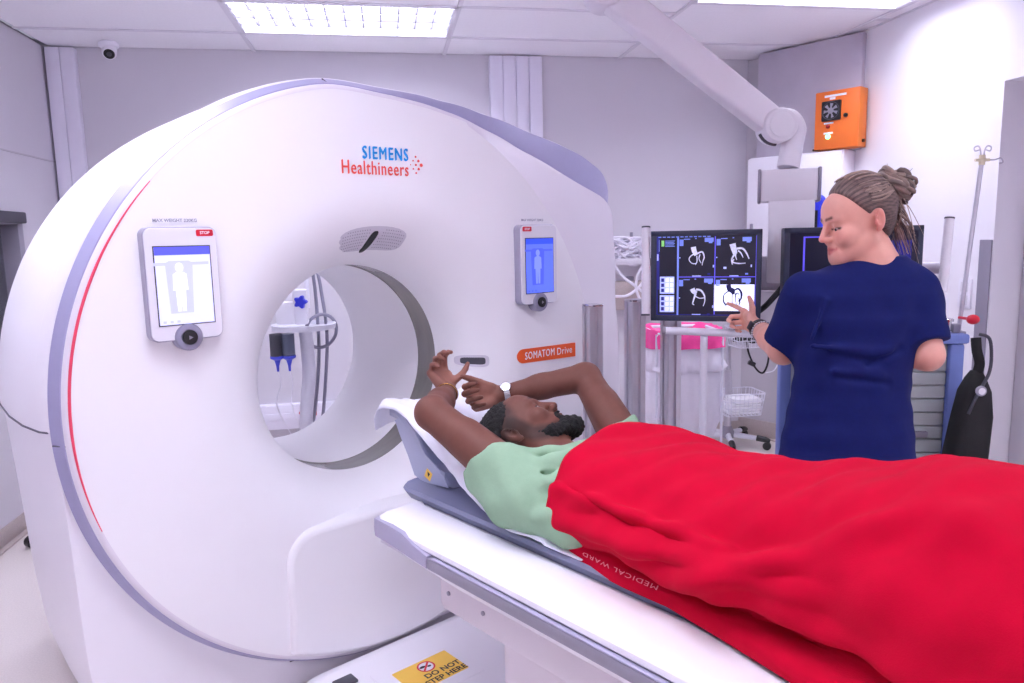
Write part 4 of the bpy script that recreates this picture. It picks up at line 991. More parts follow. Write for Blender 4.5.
m = MB(); m.grid([bagring(.205, .185, zt-.03, .01, 14), bagring(.212, .192, zt-.09, .02, 17, .5), bagring(.218, .198, zt-.15, .03, 15, .9), bagring(.235, .213, zt-.205, .04, 13, 1.3), bagring(.212, .193, zt-.225, .04, 13, 1.4)], wrap=True); obj('ruffle', m, 'bag_white', t, sharp=70)
m = MB(); m.grid([bagring(.16, .14, zt-.05, .03, 9), bagring(.19, .17, zt+.006, .015, 12), bagring(.215, .195, zt+.022, .015, 15, .4), bagring(.225, .205, zt-.01, .015, 13, .8), bagring(.226, .206, zt-.055, .02, 11, 1.2), bagring(.228, .208, zt-.085, .02, 9, 2.)], wrap=True); obj('liner', m, 'pink_bag', t, sharp=70)
# ---- vital signs stand with wire baskets
pb = onz(727, 446, 0); pb = Vector((pb.x, pb.y, 0)); t = thing('equipment_stand', 'five-legged rolling stand with two white wire baskets', 'stand', pb)
obj('pole', MB().cyl((0, 0, .10), (0, 0, 1.18), .016, 18).cyl((0, 0, .1), (0, 0, .55), .026, 18, bev=.004), 'steel', t)
obj('hub', MB().lathe([(.03, .06), (.05, .07), (.05, .10), (.028, .15)], 24), 'mid_grey', t)
for k in range(5):
    a = -.62+2*math.pi*k/5; c_, s_ = math.cos(a), math.sin(a); R3 = Matrix(((c_, -s_, 0, 0), (s_, c_, 0, 0), (0, 0, 1, 0), (0, 0, 0, 1)))
    lg = obj('leg', MB().tube([R3 @ Vector(q) for q in ((.03, 0, .09), (.15, 0, .082), (.26, 0, .07))], [.022, .018, .016], 10, flat=.8), 'wire_white', t)
    obj('leg_cap', MB().tube([R3 @ Vector(q) for q in ((.20, 0, .080), (.26, 0, .072), (.29, 0, .064))], [.0215, .020, .014], 10), 'black_plastic', lg)
    obj('castor', MB().cyl(R3 @ Vector((.27, -.012, .028)), R3 @ Vector((.27, .012, .028)), .028, 16).cyl(R3 @ Vector((.27, 0, .05)), R3 @ Vector((.27, 0, .07)), .008, 8), 'black_plastic', lg)
def basket(z0, h, w_, d, yc, xc):
    m = MB()
    for z, k in ((z0, .86), (z0+h*.35, .91), (z0+h*.68, .96), (z0+h, 1.0)): m.tube([(x*k+xc, y*k+yc, z) for x, y in rrect(w_, d, .03, 4)], .0028 if z < z0+h else .0045, 6, closed=True)
    ring_ = [q for q in rrect(w_, d, .03, 2)]; pts = []
    for i in range(len(ring_)):
        a, b_ = Vector(ring_[i]), Vector(ring_[(i+1) % len(ring_)]); n = max(1, int((b_-a).length/.032))
        for k in range(n): pts.append(a+(b_-a)*k/n)
    for q in pts: m.tube([(q.x*.86+xc, q.y*.86+yc, z0), (q.x+xc, q.y+yc, z0+h)], .0024, 5)
    for k in range(-4, 5): m.tube([(xc+k*w_*.095, yc-d*.42, z0), (xc+k*w_*.095, yc+d*.42, z0)], .0024, 5)
    return obj('basket', m, 'wire_white', t)
basket(.735, .13, .30, .22, -.12, .10); basket(.27, .15, .29, .24, -.12, .02)
m = MB(); rr2 = np.random.default_rng(5)
for k in range(7): m.tube(bez([(.10+rr2.uniform(-.11, .11), -.12+rr2.uniform(-.07, .07), .76+rr2.uniform(0, .10)) for _ in range(5)], 5), .008, 6)
obj('cable_bundle', m, 'black_plastic', t)
obj('black_cable', MB().tube(bez([(.16, -.2, .86), (.165, -.24, .76), (.165, -.24, .64), (.13, -.24, .565), (.08, -.23, .60), (.04, -.21, .70), (.03, -.2, .78)], 8), .0065, 8), 'black_plastic', t)
obj('cable_plug', MB().cyl((.035, -.22, .64), (.075, -.23, .62), .016, 10), 'black_plastic', t)
obj('white_tube', MB().tube(bez([(.20, -.2, .82), (.25, -.23, .68), (.22, -.23, .58), (.16, -.22, .56)], 8), .004, 6), 'cable_white', t)
m = MB()
for k in range(6): m.box((.03+.004*k, -.12, .285+.018*k), (.22-.006*k, .17, .012), .002, T=Matrix.Rotation(.06*math.sin(k*2.), 4, 'Z'))
obj('paper_stack', m, 'print_white', t)
# ---- crash cart
cr = at(967, 334, 2.98); fwd = Vector((-.25, -.97, 0)).normalized(); rt = Vector((-fwd.y, fwd.x, 0))
t = thing('medical_cart', 'blue-framed grey cart with a slatted shutter behind the woman', 'cart', (cr.x, cr.y, 0)-Vector((0, 0, 0)) if False else Vector((cr.x, cr.y, 0)))
H_ = cr.z; TC = frame((0, 0, 0), rt, -fwd, UP)             # local x to the right, y away, origin at the front right corner
CWD, CDP = .62, .46
obj('top', MB().box((-CWD/2, CDP/2, H_-.02), (CWD+.02, CDP+.02, .04), .01, T=TC), 'cart_blue', t)
for x in (-.03, -CWD+.03):
    for y in (.03, CDP-.03): obj('corner_post', MB().box((x, y, H_/2+.03), (.058, .058, H_-.14), .012, T=TC), 'cart_blue', t)
obj('body', MB().box((-CWD/2, CDP/2+.01, H_/2+.03), (CWD-.10, CDP-.05, H_-.15), .004, T=TC), 'cart_grey', t)
ns = 16; sh_ = (H_-.17)/ns
sm_ = None
for k in range(ns):
    o = MB().box((-CWD/2, .028, .125+sh_*(k+.5)), (CWD-.122, .018, sh_-.004), .004, T=TC, seg=1)
    if sm_ is None: sm_ = obj('slat', o, 'cart_grey', t)
    else: q = sm_.copy(); COL.objects.link(q); q.parent = t; q.location.z += sh_*k
hz = onz(925, 430, 0)
hx = -.17
obj('handle', MB().box((hx, .008, .66), (.085, .022, .026), .006, T=TC), 'rail_grey', t)
for x in (-.05, -CWD+.05):
    for y in (.06, CDP-.06): obj('castor', MB().cyl(TC @ Vector((x-.014, y, .045)), TC @ Vector((x+.014, y, .045)), .045, 18).cyl(TC @ Vector((x, y, .06)), TC @ Vector((x, y, .11)), .014, 10), 'black_plastic', t)
ip0 = TC @ Vector((-.004, .06, H_)); ip1 = at(982, 160, 2.98+.02)-t.location
pole = obj('iv_pole', MB().cyl(ip0-Vector((0, 0, .35)), ip0, .009, 14).cyl(ip0, ip1, .0085, 14), 'steel', t)
obj('pole_cross', MB().sphere(ip1, .016, 12, sc=(1, 1, .8)).cyl(ip1-RH*.028, ip1+RH*.03, .0065, 10).cyl(ip1-Vector((0, 0, .02)), ip1+Vector((0, 0, .02)), .012, 12), 'cream', pole)
hk = MB()
hk.tube(bez([ip1, ip1+RH*.05, ip1+RH*.075+UP*.006, ip1+RH*.085-UP*.010, ip1+RH*.07-UP*.014], 5), .003, 6)
for s_ in (-1, 1): hk.tube(bez([ip1+RH*.006*s_, ip1+RH*.008*s_+UP*.035, ip1+RH*.018*s_+UP*.055, ip1+RH*.034*s_+UP*.050, ip1+RH*.030*s_+UP*.036, ip1+RH*.014*s_+UP*.040], 5), .003, 6)
obj('pole_hook', hk, 'steel', pole)
kn = at(973, 319.5, 2.93)-t.location
obj('red_knob', MB().sphere(kn, .022, 16, sc=(1.15, 1, .9)).cyl(kn, ip0+UP*.06, .006, 8), 'red_knob', t)
f1 = at(953, 330, 3.0)-t.location
obj('chrome_fitting', MB().lathe([(.016, 0), (.016, .008), (.011, .012), (.011, .045), (.019, .047), (.019, .056), (.012, .06)], 20, T=Matrix.Translation(TC @ Vector((-.052, .045, H_)))), 'chrome', t)
obj('pole_clamp', MB().box((-.022, .05, H_+.018), (.03, .03, .036), .004, T=TC).box((.004, .06, H_-.02), (.03, .04, .05), .004, T=TC), 'mid_grey', t)
# black bag hanging on the cart's right side
bt = at(975, 345, 2.86); tb_ = thing('black_bag', 'black fabric bag with a round grey badge hanging beside the blue cart', 'bag', Vector((bt.x, bt.y, bt.z-.66))); o_ = tb_.location
TBg = frame((bt.x, bt.y, bt.z), RH, FH, UP)
m = MB(); rows = []
for z, x0, x1, d in ((-.10, -.010, .030, .012), (-.13, -.025, .045, .03), (-.18, -.045, .065, .045), (-.28, -.065, .072, .055), (-.42, -.085, .066, .06), (-.58, -.10, .055, .06), (-.65, -.095, .045, .05), (-.66, -.08, .03, .03)):
    cx_, hw_ = (x0+x1)/2, (x1-x0)/2; rows.append([TBg @ Vector((cx_+hw_*math.copysign(abs(math.cos(a))**.6, math.cos(a))*(1+.03*math.sin(5*a+z*30)), d*math.copysign(abs(math.sin(a))**.7, math.sin(a)), z)) for a in np.linspace(0, 2*math.pi, 33)[:-1]])
m.grid(rows, wrap=True); m.add(rows[-1], [tuple(range(32))]); m.add(rows[0], [tuple(range(32))[::-1]])
obj('bag_body', m, 'fabric_black', tb_, o_, 60)
obj('strap', MB().tube(bez([TBg @ Vector(q) for q in ((-.005, -.01, .03), (-.004, -.02, -.02), (.010, -.02, -.07), (.012, 0, -.12))], 6), [.008]*19, 8, flat=2.2), 'fabric_black', tb_, o_)
obj('rubber_tube', MB().tube(bez([TBg @ Vector(q) for q in ((.0, -.02, .045), (.028, -.04, .03), (.034, -.05, -.04), (.026, -.055, -.10), (.0, -.06, -.15), (-.02, -.055, -.20), (-.04, -.05, -.26))], 6), .006, 8), 'dark_grey', tb_, o_)
bc = TBg @ Vector((-.006, -.058, -.168))
obj('badge', MB().cyl(bc, bc-FH*.012, .020, 24, bev=.003).cyl(bc-FH*.011, bc-FH*.014, .013, 20, m=1), ['mid_grey', 'grid_white'], tb_, o_)
# wall socket behind the pole
t = thing('wall_socket', 'white double wall socket on the right wall behind the drip pole', 'socket', (XR, 3.37, 1.165))
obj('plate', MB().box((-.006, 0, 0), (.012, .085, .15), .003), 'cabinet_white', t); obj('socket_insert', MB().box((-.013, 0, .034), (.004, .05, .05), .002).box((-.013, 0, -.034), (.004, .05, .05), .002), 'grid_white', t)
# ---- wall tray with coiled white tubing, seen between scanner and monitor
def onback(px, py, Y): d = CF+CR*((px-512)/FPX)-CU*((py-341.5)/FPX); return CO+d*(Y/d.y)
q0, q1 = onback(608, 240, YB-.14), onback(660, 262, YB-.14)
wc_ = (q0+q1)/2
t = thing('wall_rack', 'grey wall rack heaped with coiled white tubing beside the scanner', 'wall rack', (wc_.x, YB, wc_.z-.3)); o_ = t.location
obj('back_plate', MB().box((wc_.x, YB-.006, wc_.z-.13), (.50, .012, .46), .003), 'grid_white', t, o_)
for x in (-.2, .02): obj('bracket', MB().box((wc_.x+x-.02, YB-.08, wc_.z+.05), (.018, .03, .16), .004), 'mid_grey', t, o_); obj('lower_bracket', MB().box((wc_.x+x-.02, YB-.03, wc_.z-.26), (.06, .05, .16), .006), 'mid_grey', t, o_)
obj('shelf', MB().box((wc_.x, YB-.09, wc_.z-.085), (.46, .17, .014), .003).box((wc_.x, YB-.175, wc_.z-.065), (.46, .008, .03), .002), 'grid_white', t, o_)
obj('beige_box', MB().box((wc_.x, YB-.06, wc_.z-.31), (.44, .10, .20), .01), 'skirting_vinyl', t, o_)
m = MB(); rr3 = np.random.default_rng(11)
for k in range(34):
    c_ = Vector((wc_.x+rr3.uniform(-.14, .16), YB-.10+rr3.uniform(-.04, .03), wc_.z-.02+rr3.uniform(-.04, .10))); r1, r2 = rr3.uniform(.05, .1), rr3.uniform(.02, .045); a0 = rr3.uniform(0, 6)
    m.tube([c_+Vector((r1*math.cos(a+a0), rr3.uniform(-.005, .005)+.02*math.sin(a), r2*math.sin(a)+.01*math.cos(2*a))) for a in np.linspace(0, 5.6, 20)], .008, 7)
obj('coiled_tubing', m, 'cable_white', t, o_)
m = MB()
for P in ([(612, 262), (622, 276), (634, 285), (648, 296)], [(646, 262), (638, 275), (636, 288), (640, 300)], [(610, 296), (626, 296), (638, 288), (646, 278)]): m.tube(bez([onback(x, y, YB-.2) for x, y in P], 6), .010, 8)
obj('hanging_tube', m, 'cable_white', t, o_)
# ---- injector stand and its cables behind the scanner
pj = at(304, 327, 4.0); t = thing('injector_stand', 'pale injector stand with a round tray and blue knob seen through the scanner bore', 'stand', (pj.x, pj.y, 0)); o_ = t.location
zt = pj.z
m = MB().tube(bez([(pj.x-.02, pj.y, .1), (pj.x-.02, pj.y, .5), (pj.x+.012, pj.y, zt-.25), (pj.x+.005, pj.y, zt)], 6), .036, 18); obj('pole', m, 'wire_white', t, o_)
obj('base', MB().lathe([(.25, 0), (.25, .04), (.1, .08), (.05, .12)], 32, T=Matrix.Translation((pj.x, pj.y, 0))), 'wire_white', t, o_)
obj('tray', MB().lathe([(.10, -.012), (.165, -.010), (.17, .018), (.160, .018), (.150, 0)], 36, T=Matrix.Translation((pj.x, pj.y, zt))), 'wire_white', t, o_)
obj('upper_pole', MB().cyl((pj.x+.02, pj.y+.05, zt+.1), at(305, 246, 4.06), .013, 12), 'wire_white', t, o_)
obj('column_head', MB().box((pj.x-.01, pj.y, zt+.11), (.075, .07, .19), .015).box((pj.x-.09, pj.y, zt+.08), (.10, .07, .12), .012), 'grid_white', t, o_)
kb = Vector((pj.x+.005, pj.y, zt+.14))-FH*.05; TK = frame(kb, RH, UP, -FH)
obj('star_knob', MB().prism([((.030+.006*math.cos(5*a))*math.cos(a), (.030+.006*math.cos(5*a))*math.sin(a)) for a in np.linspace(0, 2*math.pi, 41)[:-1]], -.01, .02, bev=.004, T=TK), 'blue_plastic', t, o_)
for x, mm in ((-.135, 'dark_grey'), (-.075, 'syringe')):
    c_ = Vector((pj.x+x, pj.y-.10, zt-.09))
    sy_ = obj('syringe', MB().lathe([(.022, -.06), (.034, -.05), (.034, .07)], 20, T=Matrix.Translation(c_)), mm, t, o_)
    obj('syringe_tip', MB().lathe([(.006, -.13), (.008, -.10), (.016, -.07), (.036, -.058), (.036, -.046)], 16, T=Matrix.Translation(c_)), 'syringe_blue', sy_, o_)
    obj('line_tube', MB().tube(bez([c_+Vector((0, 0, -.13)), c_+Vector((.01, 0, -.2)), c_+Vector((.02+x*.3, .02, -.32)), c_+Vector((.05, .03, -.5))], 6), .003, 6), 'cable_white', sy_, o_)
for P in ([(306, 250), (309, 258), (313, 275), (316, 300), (319, 350), (316, 400), (311, 440), (308, 500)], [(305, 252), (312, 252), (317, 270), (321, 290), (327, 335), (325, 390), (321, 440), (318, 500)]):
    pts = [at(x, y, 4.12) for x, y in P]; obj('cable', MB().tube(bez(pts, 8), .0095, 8), 'cable_grey', t, o_)
cl = at(321, 331, 4.08); obj('cable_loop', MB().tube([cl+RH*(.078*math.cos(a)+.01*math.sin(a))+UP*.092*math.sin(a)+FH*.03*math.cos(a) for a in np.linspace(0, 2*math.pi, 33)[:-1]], .0095, 8, closed=True), 'cable_grey', t, o_)
# ---- wheeled stool base at far left, mostly hidden behind the scanner
ps = onz(48, 540, 0); t = thing('wheeled_base', 'dark wheeled base on the floor at the far left behind the scanner', 'trolley', (ps.x+.10, ps.y+.06, 0))
obj('hub', MB().lathe([(.03, .06), (.05, .07), (.05, .11), (.02, .14), (.02, .30)], 20), 'dark_grey', t)
for k in range(5):
    a = 2.7+2*math.pi*k/5; c_, s_ = math.cos(a), math.sin(a); lg = obj('leg', MB().tube([(.03*c_, .03*s_, .09), (.2*c_, .2*s_, .075)], [.018, .014], 10), 'dark_grey', t)
    obj('castor', MB().cyl((.2*c_-.02*s_, .2*s_+.02*c_, .03), (.2*c_+.02*s_, .2*s_-.02*c_, .03), .03, 14).cyl((.2*c_, .2*s_, .05), (.2*c_, .2*s_, .08), .012, 8), 'black_plastic', lg)
# ================================================================== people
def nrm(a): a = np.array(a, float); return a/np.linalg.norm(a)
class Head:
    def __init__(s, c, Y, Zh, sc=1.0):
        s.c = np.array(c, float); s.Y = nrm(Y); Z = np.array(Zh, float); Z = nrm(Z-s.Y*(Z@s.Y)); s.Z = Z; s.X = np.cross(s.Y, s.Z); s.R = np.stack([s.X, s.Y, s.Z], 1); s.k = sc
    def p(s, x, y, z): return s.c+s.R @ (np.array((x, y, z), float)*s.k)
    def loc(s, P): return ((P-s.c) @ s.R)/s.k
    def ell(s, S, c, r, k=.012, op='+', rot=None):
        R = s.R if rot is None else s.R @ rot
        S.ell(s.p(*c), np.array(r)*s.k, R, k, op)
    def cap(s, S, a, b, ra, rb=None, k=.01, op='+'): S.cap(s.p(*a), s.p(*b), ra*s.k, (ra if rb is None else rb)*s.k, k, op)
    def build(s, S, male=False, smile=0.):
        e, c = s.ell, s.cap
        e(S, (0, -.014, .036), (.076, .097, .087), .02); e(S, (0, .030, -.030), (.060, .064, .088), .03)
        e(S, (0, .058, .045), (.056, .040, .050), .03)
        for x in (-1, 1):
            c(S, (x*.054, .000, -.056), (x*.016, .074, -.096), .021, .020, .025)
            e(S, (x*.043, .064, -.024), (.025, .024, .022), .02)
            c(S, (x*.012, .0925, .024), (x*.044, .078, .025), .009, .010, .014)
        e(S, (0, .082, -.099), (.021, .018, .017), .02)
        e(S, (0, .079, -.066), (.030, .020, .030), .02)
        for x in (-1, 1): e(S, (x*.031, .097, .004), (.016, .014, .010), .010, '-')
        for x in (-1, 1):                                             # eyelids over the eyeball
            e(S, (x*.031, .0775, .0065), (.0160, .0145, .0095), .003); e(S, (x*.031, .0765, -.0115), (.0155, .0138, .0065), .003)
        wn = .0145 if not male else .019
        c(S, (0, .096, .016), (0, .119 if not male else .115, -.028), .0075, .0105 if not male else .0118, .010)
        for x in (-1, 1):
            e(S, (x*wn*.8, .106, -.033), (.0095, .012, .0085), .006)
            S.cap(s.p(x*.007, .112, -.042), s.p(x*.007, .106, -.036), .0030*s.k, None, .003, '-')
        c(S, (0, .101, -.046), (0, .099, -.056), .004, .004, .006)
        up = .0 + smile
        for x in (-1, 1):
            c(S, (0, .1010, -.0615), (x*.024, .087, -.0655+up), .0058 if not male else .0072, .0028, .004)
            c(S, (0, .0985, -.0735), (x*.022, .086, -.0685+up), .0072 if not male else .0085, .0028, .004)
            c(S, (0, .107, -.0672), (x*.025, .0905, -.0665+up), .0018, .0014, .0025, '-')
            if smile: e(S, (x*.041, .071, -.040), (.018, .018, .016), .015); c(S, (x*.026, .096, -.045), (x*.036, .085, -.070), .002, .002, .008, '-')
        for x in (-1, 1):                                             # ears
            a = .18; rot = np.array([[1, 0, 0], [0, math.cos(a), -math.sin(a)], [0, math.sin(a), math.cos(a)]]); b_ = .35*x
            rot = np.array([[math.cos(b_), math.sin(b_), 0], [-math.sin(b_), math.cos(b_), 0], [0, 0, 1]]) @ rot
            e(S, (x*.080, -.026, .000), (.0080, .019, .032), .006, rot=rot)
            e(S, (x*.0870, -.020, .003), (.0075, .0105, .019), .003, '-', rot=rot)
            e(S, (x*.083, -.010, -.008), (.005, .005, .007), .004); e(S, (x*.079, -.017, -.028), (.0065, .008, .008), .005)
    def colour(s, P, base, lipc, browc, browz=.028, beard=None, blush=None):
        L = s.loc(P); C = np.tile(np.array(base), (len(P), 1)); x, y, z = np.abs(L[:, 0]), L[:, 1], L[:, 2]
        def seg(a, b_, r, soft):
            a = np.array(a); b_ = np.array(b_); q = np.stack([x, y, z], 1); ba = b_-a; h = np.clip(((q-a) @ ba)/(ba @ ba), 0, 1); d = np.linalg.norm(q-a-h[:, None]*ba, axis=1); return np.clip((r-d)/soft+.5, 0, 1)
        def mixc(f, c): nonlocal C; C = C*(1-f[:, None])+np.array(c)*f[:, None]
        if blush is not None: mixc(.55*np.clip(1-np.sqrt(((x-.042)/.026)**2+((y-.07)/.05)**2+((z+.028)/.024)**2), 0, 1), blush); mixc(.5*np.clip(1-np.sqrt((x/.02)**2+((y-.12)/.03)**2+((z+.03)/.02)**2), 0, 1), blush); mixc(.6*np.clip((x-.074)/.008, 0, 1)*(np.abs(z) < .045), blush)
        f = np.maximum(seg((0, .103, -.0625), (.021, .090, -.066), .0068, .003), seg((0, .101, -.0735), (.019, .089, -.069), .0078, .003)); mixc(f*.85, lipc)
        mixc(seg((0, .104, -.0675), (.025, .088, -.0665), .0026, .002)*.7, np.array(lipc)*.35)
        mixc(np.maximum(seg((.012, .101, browz+.002), (.032, .094, browz+.006), .0050, .003), seg((.032, .094, browz+.006), (.052, .074, browz+.000), .0042, .003))*.9, browc)
        mixc(np.maximum(seg((.017, .091, -.0030), (.031, .0925, -.0020), .0034, .002), seg((.031, .0925, -.0020), (.047, .080, -.0030), .0038, .002))*.95, np.array(browc)*.35)
        return C, L
def hand(S, wrist, fdir, palm, side, sc=1., curls=None, thumb=(.55, .75, .35), spread=None, thumbcurl=25, kf=.003, tl=1.):
    """palm and five fingers; fdir wrist to knuckles, palm the way the palm faces, side +1/-1 puts the thumb on fdir x palm"""
    w_ = np.array(wrist, float); f = nrm(fdir); p = np.array(palm, float); p = nrm(p-f*(p @ f)); t = np.cross(f, p)*side
    off = [.031, .0105, -.0105, -.029]; adv = [.088, .092, .087, .078]; rad = [.0096, .0098, .0094, .0084]
    Ls = [(.044, .026, .021), (.048, .030, .022), (.045, .028, .022), (.035, .021, .020)]
    curls = curls or [(25, 35, 20)]*4; spread = spread or [6, 1, -4, -9]
    S.cap(w_-f*.02*sc, w_+f*.012*sc, .024*sc, .022*sc, .012)
    for i in range(4):
        S.cap(w_+f*.012*sc+t*off[i]*.55*sc, w_+(f*adv[i]+t*off[i])*sc, .0145*sc, .0118*sc, .010)
    S.cap(w_+(f*.03+t*.022+p*.006)*sc, w_+(f*.055+t*.026+p*.008)*sc, .015*sc, .013*sc, .012)      # thenar
    S.cap(w_+(f*.03-t*.02+p*.005)*sc, w_+(f*.06-t*.024+p*.005)*sc, .013*sc, .011*sc, .012)
    tips = []
    for i in range(4):
        a = w_+(f*(adv[i]-.004)+t*off[i])*sc; ang = 0; sp = math.radians(spread[i]); d0 = f*math.cos(sp)+t*math.sin(sp); r = rad[i]*sc
        for j in range(3):
            ang += math.radians(curls[i][j]); d = d0*math.cos(ang)+p*math.sin(ang); b_ = a+d*Ls[i][j]*sc; r2 = r*(.93 if j < 2 else .80)
            S.cap(a, b_, r, r2, kf if j else .006); a = b_; r = r2
        tips.append(a)
    a = w_+(f*.022+t*.024+p*.006)*sc; d = nrm(f*thumb[0]+t*thumb[1]+p*thumb[2]); r = .0135*sc
    for j, L_ in enumerate((.042, .034, .027)):
        b_ = a+d*L_*sc*(tl if j else 1); r2 = r*(.84 if j < 2 else .8); S.cap(a, b_, r, r2, .008 if j == 0 else .003); a = b_; r = r2
        ax = np.cross(d, f); d = nrm(d*math.cos(math.radians(thumbcurl))+nrm(f*.8+p*.35)*math.sin(math.radians(thumbcurl)))
    return tips
# ------------------------------------------------------------------ the man on the table (gantry frame)
pr, p0 = gthing('person', 'bearded man in a light green gown lying on the scanner table with his arms overhead', 'person', 0, -1.3, ISO-.23)
PS = SDF((-.42, -2.75, -.26), (.42, -.55, .20), .0036)
HP = Head((-.020, -.995, -.064), (.60, -.15, .78), (-.26, .88, .38), .95)
HP.build(PS, male=True)
PS.cap((-.012, -1.06, -.105), (-.01, -1.23, -.125), .058, .066, .03)
bodyP = [(-2.02, 0, -.14, .165, .085), (-1.85, 0, -.14, .172, .090), (-1.66, 0, -.14, .166, .090), (-1.5, 0, -.14, .166, .092), (-1.36, 0, -.135, .170, .094), (-1.26, 0, -.125, .172, .090), (-1.20, 0, -.125, .12, .07)]
PS.loft(bodyP, (0, 1, 0), (1, 0, 0), (0, 0, 1), .03, p=2.3)
nsh, nel, nwr = np.array((-.200, -1.190, -.120)), np.array((-.262, -.910, .026)), np.array((-.090, -.745, .030))
fsh, fel, fwr = np.array((.186, -1.200, -.125)), np.array((.262, -.960, .052)), np.array((.060, -.800, .006))
for sh_, el_, wr_ in ((nsh, nel, nwr), (fsh, fel, fwr)):
    PS.cap(sh_, el_, .058, .043, .03); PS.cap(sh_*.72+el_*.28+np.array((0, 0, .006)), sh_*.4+el_*.6+np.array((0, 0, .010)), .050, .044, .02); PS.cap(el_, el_*.45+wr_*.55, .043, .037, .015); PS.cap(el_*.5+wr_*.5, wr_, .037, .026, .015)
for sx in (-1, 1):
    PS.cap((sx*.09, -1.95, -.13), (sx*.10, -2.18, -.015), .085, .062, .03); PS.cap((sx*.10, -2.18, -.015), (sx*.095, -2.62, -.16), .055, .038, .03)
    PS.cap((sx*.095, -2.62, -.17), (sx*.10, -2.66, -.06), .035, .028, .02)
# near hand: palm up, fingers curling over to the right; far hand: laid under the near wrist, thumb across it
hd1 = hand(PS, nwr+np.array((.008, .010, .004)), (.02, .72, .66), (-.05, -.80, .60), 1, .90, [(52, 50, 28), (58, 54, 30), (64, 56, 30), (70, 56, 30)], spread=[3, 1, -2, -5], thumb=(.22, .80, .42), thumbcurl=20, tl=.72)
fd = nrm(nwr+np.array((.02, -.005, -.028))-fwr)
hd2 = hand(PS, fwr, fd, (-.52, -.62, .30), 1, 1.0, [(50, 56, 34), (52, 60, 36), (54, 60, 36), (56, 60, 36)], spread=[2, 0, -2, -4], thumb=(.86, .42, .22), thumbcurl=8)
P, F = PS.mesh(1)
basep = lin((108, 68, 58)); C, L = HP.colour(P, basep, lin((128, 74, 68)), lin((28, 20, 20)), .030)
n3 = lambda P, f: np.sin(P[:, 0]*f+1.3)*np.sin(P[:, 1]*f*1.1+.4)*np.sin(P[:, 2]*f*.9+2.)
# shaved sides, stubble on the cheek, lighter palms
inh = (L[:, 2] > -.14) & (np.abs(L[:, 0]) < .095) & (np.abs(L[:, 1]) < .15) & (L[:, 2] < .15)
fade = np.clip((L[:, 2]-.010-.35*np.maximum(L[:, 1]-.02, -.08)*1.6)/.035, 0, 1)*np.clip((.052-L[:, 1]+.0*L[:, 2])/.02, 0, 1)*np.clip((np.abs(L[:, 0])-.03)/.02+1, 0, 1)
fade = np.maximum(fade, np.clip((-.025-L[:, 1])/.02, 0, 1)*np.clip((L[:, 2]+.055)/.02, 0, 1)); fade = np.where(inh & (np.abs(L[:, 0]) < .088), fade*.80, 0)
C = C*(1-fade[:, None])+np.array(lin((48, 31, 27)))*fade[:, None]
def dseg(a, b_):
    a = np.array(a); b_ = np.array(b_); q = L[:, 1:3]; ba = b_-a; h = np.clip(((q-a) @ ba)/(ba @ ba), 0, 1); return np.linalg.norm(q-a-h[:, None]*ba, axis=1)
dj = np.minimum(dseg((.004, .02), (.010, -.045)), np.minimum(dseg((.010, -.045), (.045, -.085)), dseg((.045, -.085), (.09, -.105))))
st = np.where(inh, np.clip((.030-dj)/.016, 0, 1), 0)*.75
C = C*(1-st[:, None])+np.array(lin((40, 25, 22)))*st[:, None]
for wr_, hc in ((nwr, np.array((-.05, -.70, .09))), (fwr, np.array((-.01, -.765, .01)))):
    d = np.linalg.norm(P-hc, axis=1); t = np.clip((.085-d)/.04, 0, 1)*.55; C = C*(1-t[:, None])+np.array(lin((170, 118, 104)))*t[:, None]
npmesh('body', P, F, 'skin_pat', pr, p0, C)
# short curly hair on the crown, full beard
S = SDF(HP.c-.17, HP.c+.17, .0028)
HP.ell(S, (0, -.018, .040), (.080, .102, .093), .0)
Pm = HP.p(0, .050, .075); lo, hi = HP.c-.17, HP.c+.17
S.plane_cut(lo, hi, HP.p(0, .068, .070), HP.R @ np.array((0, 1, -.10)), .01)
S.plane_cut(lo, hi, HP.p(0, .03, .062), HP.R @ np.array((0, .60, -.80)), .012)
S.plane_cut(lo, hi, HP.p(0, -.03, .03), HP.R @ np.array((0, .35, -.94)), .012)
def curl(X, Y, Z): return .0035*np.sin(X*290+2*np.sin(Y*120))*np.sin(Y*310+1.7)*np.sin(Z*270+2*np.sin(X*90))
S.disp(curl); Ph, Fh = S.mesh(1); npmesh('hair', Ph, Fh, 'hair_black', pr, p0)
S = SDF(HP.c-.19, HP.c+.19, .0028)
for x in (-1, 1):
    HP.cap(S, (x*.062, .012, -.055), (x*.047, .045, -.086), .010, .017, .012); HP.cap(S, (x*.047, .045, -.086), (x*.012, .088, -.106), .020, .025, .015)
    HP.cap(S, (x*.030, .093, -.062), (x*.024, .092, -.092), .006, .014, .010); HP.cap(S, (0, .104, -.050), (x*.028, .094, -.056), .0045, .005, .004)
HP.ell(S, (0, .094, -.114), (.032, .030, .026), .015)
HP.ell(S, (0, .108, -.068), (.024, .022, .0135), .004, '-')
S.disp(curl); Pb, Fb = S.mesh(1); npmesh('beard', Pb, Fb, 'hair_black', pr, p0)
m = MB()
for x in (-1, 1): m.sphere(HP.p(x*.031, .0778, -.0030), .0112*HP.k, 16)
obj('eye', m, 'eye_white', pr, p0)
m = MB()
for x in (-1, 1): m.sphere(HP.p(x*.031, .0842, -.0045), .0064*HP.k, 12)
obj('iris', m, 'print_dark', pr, p0)
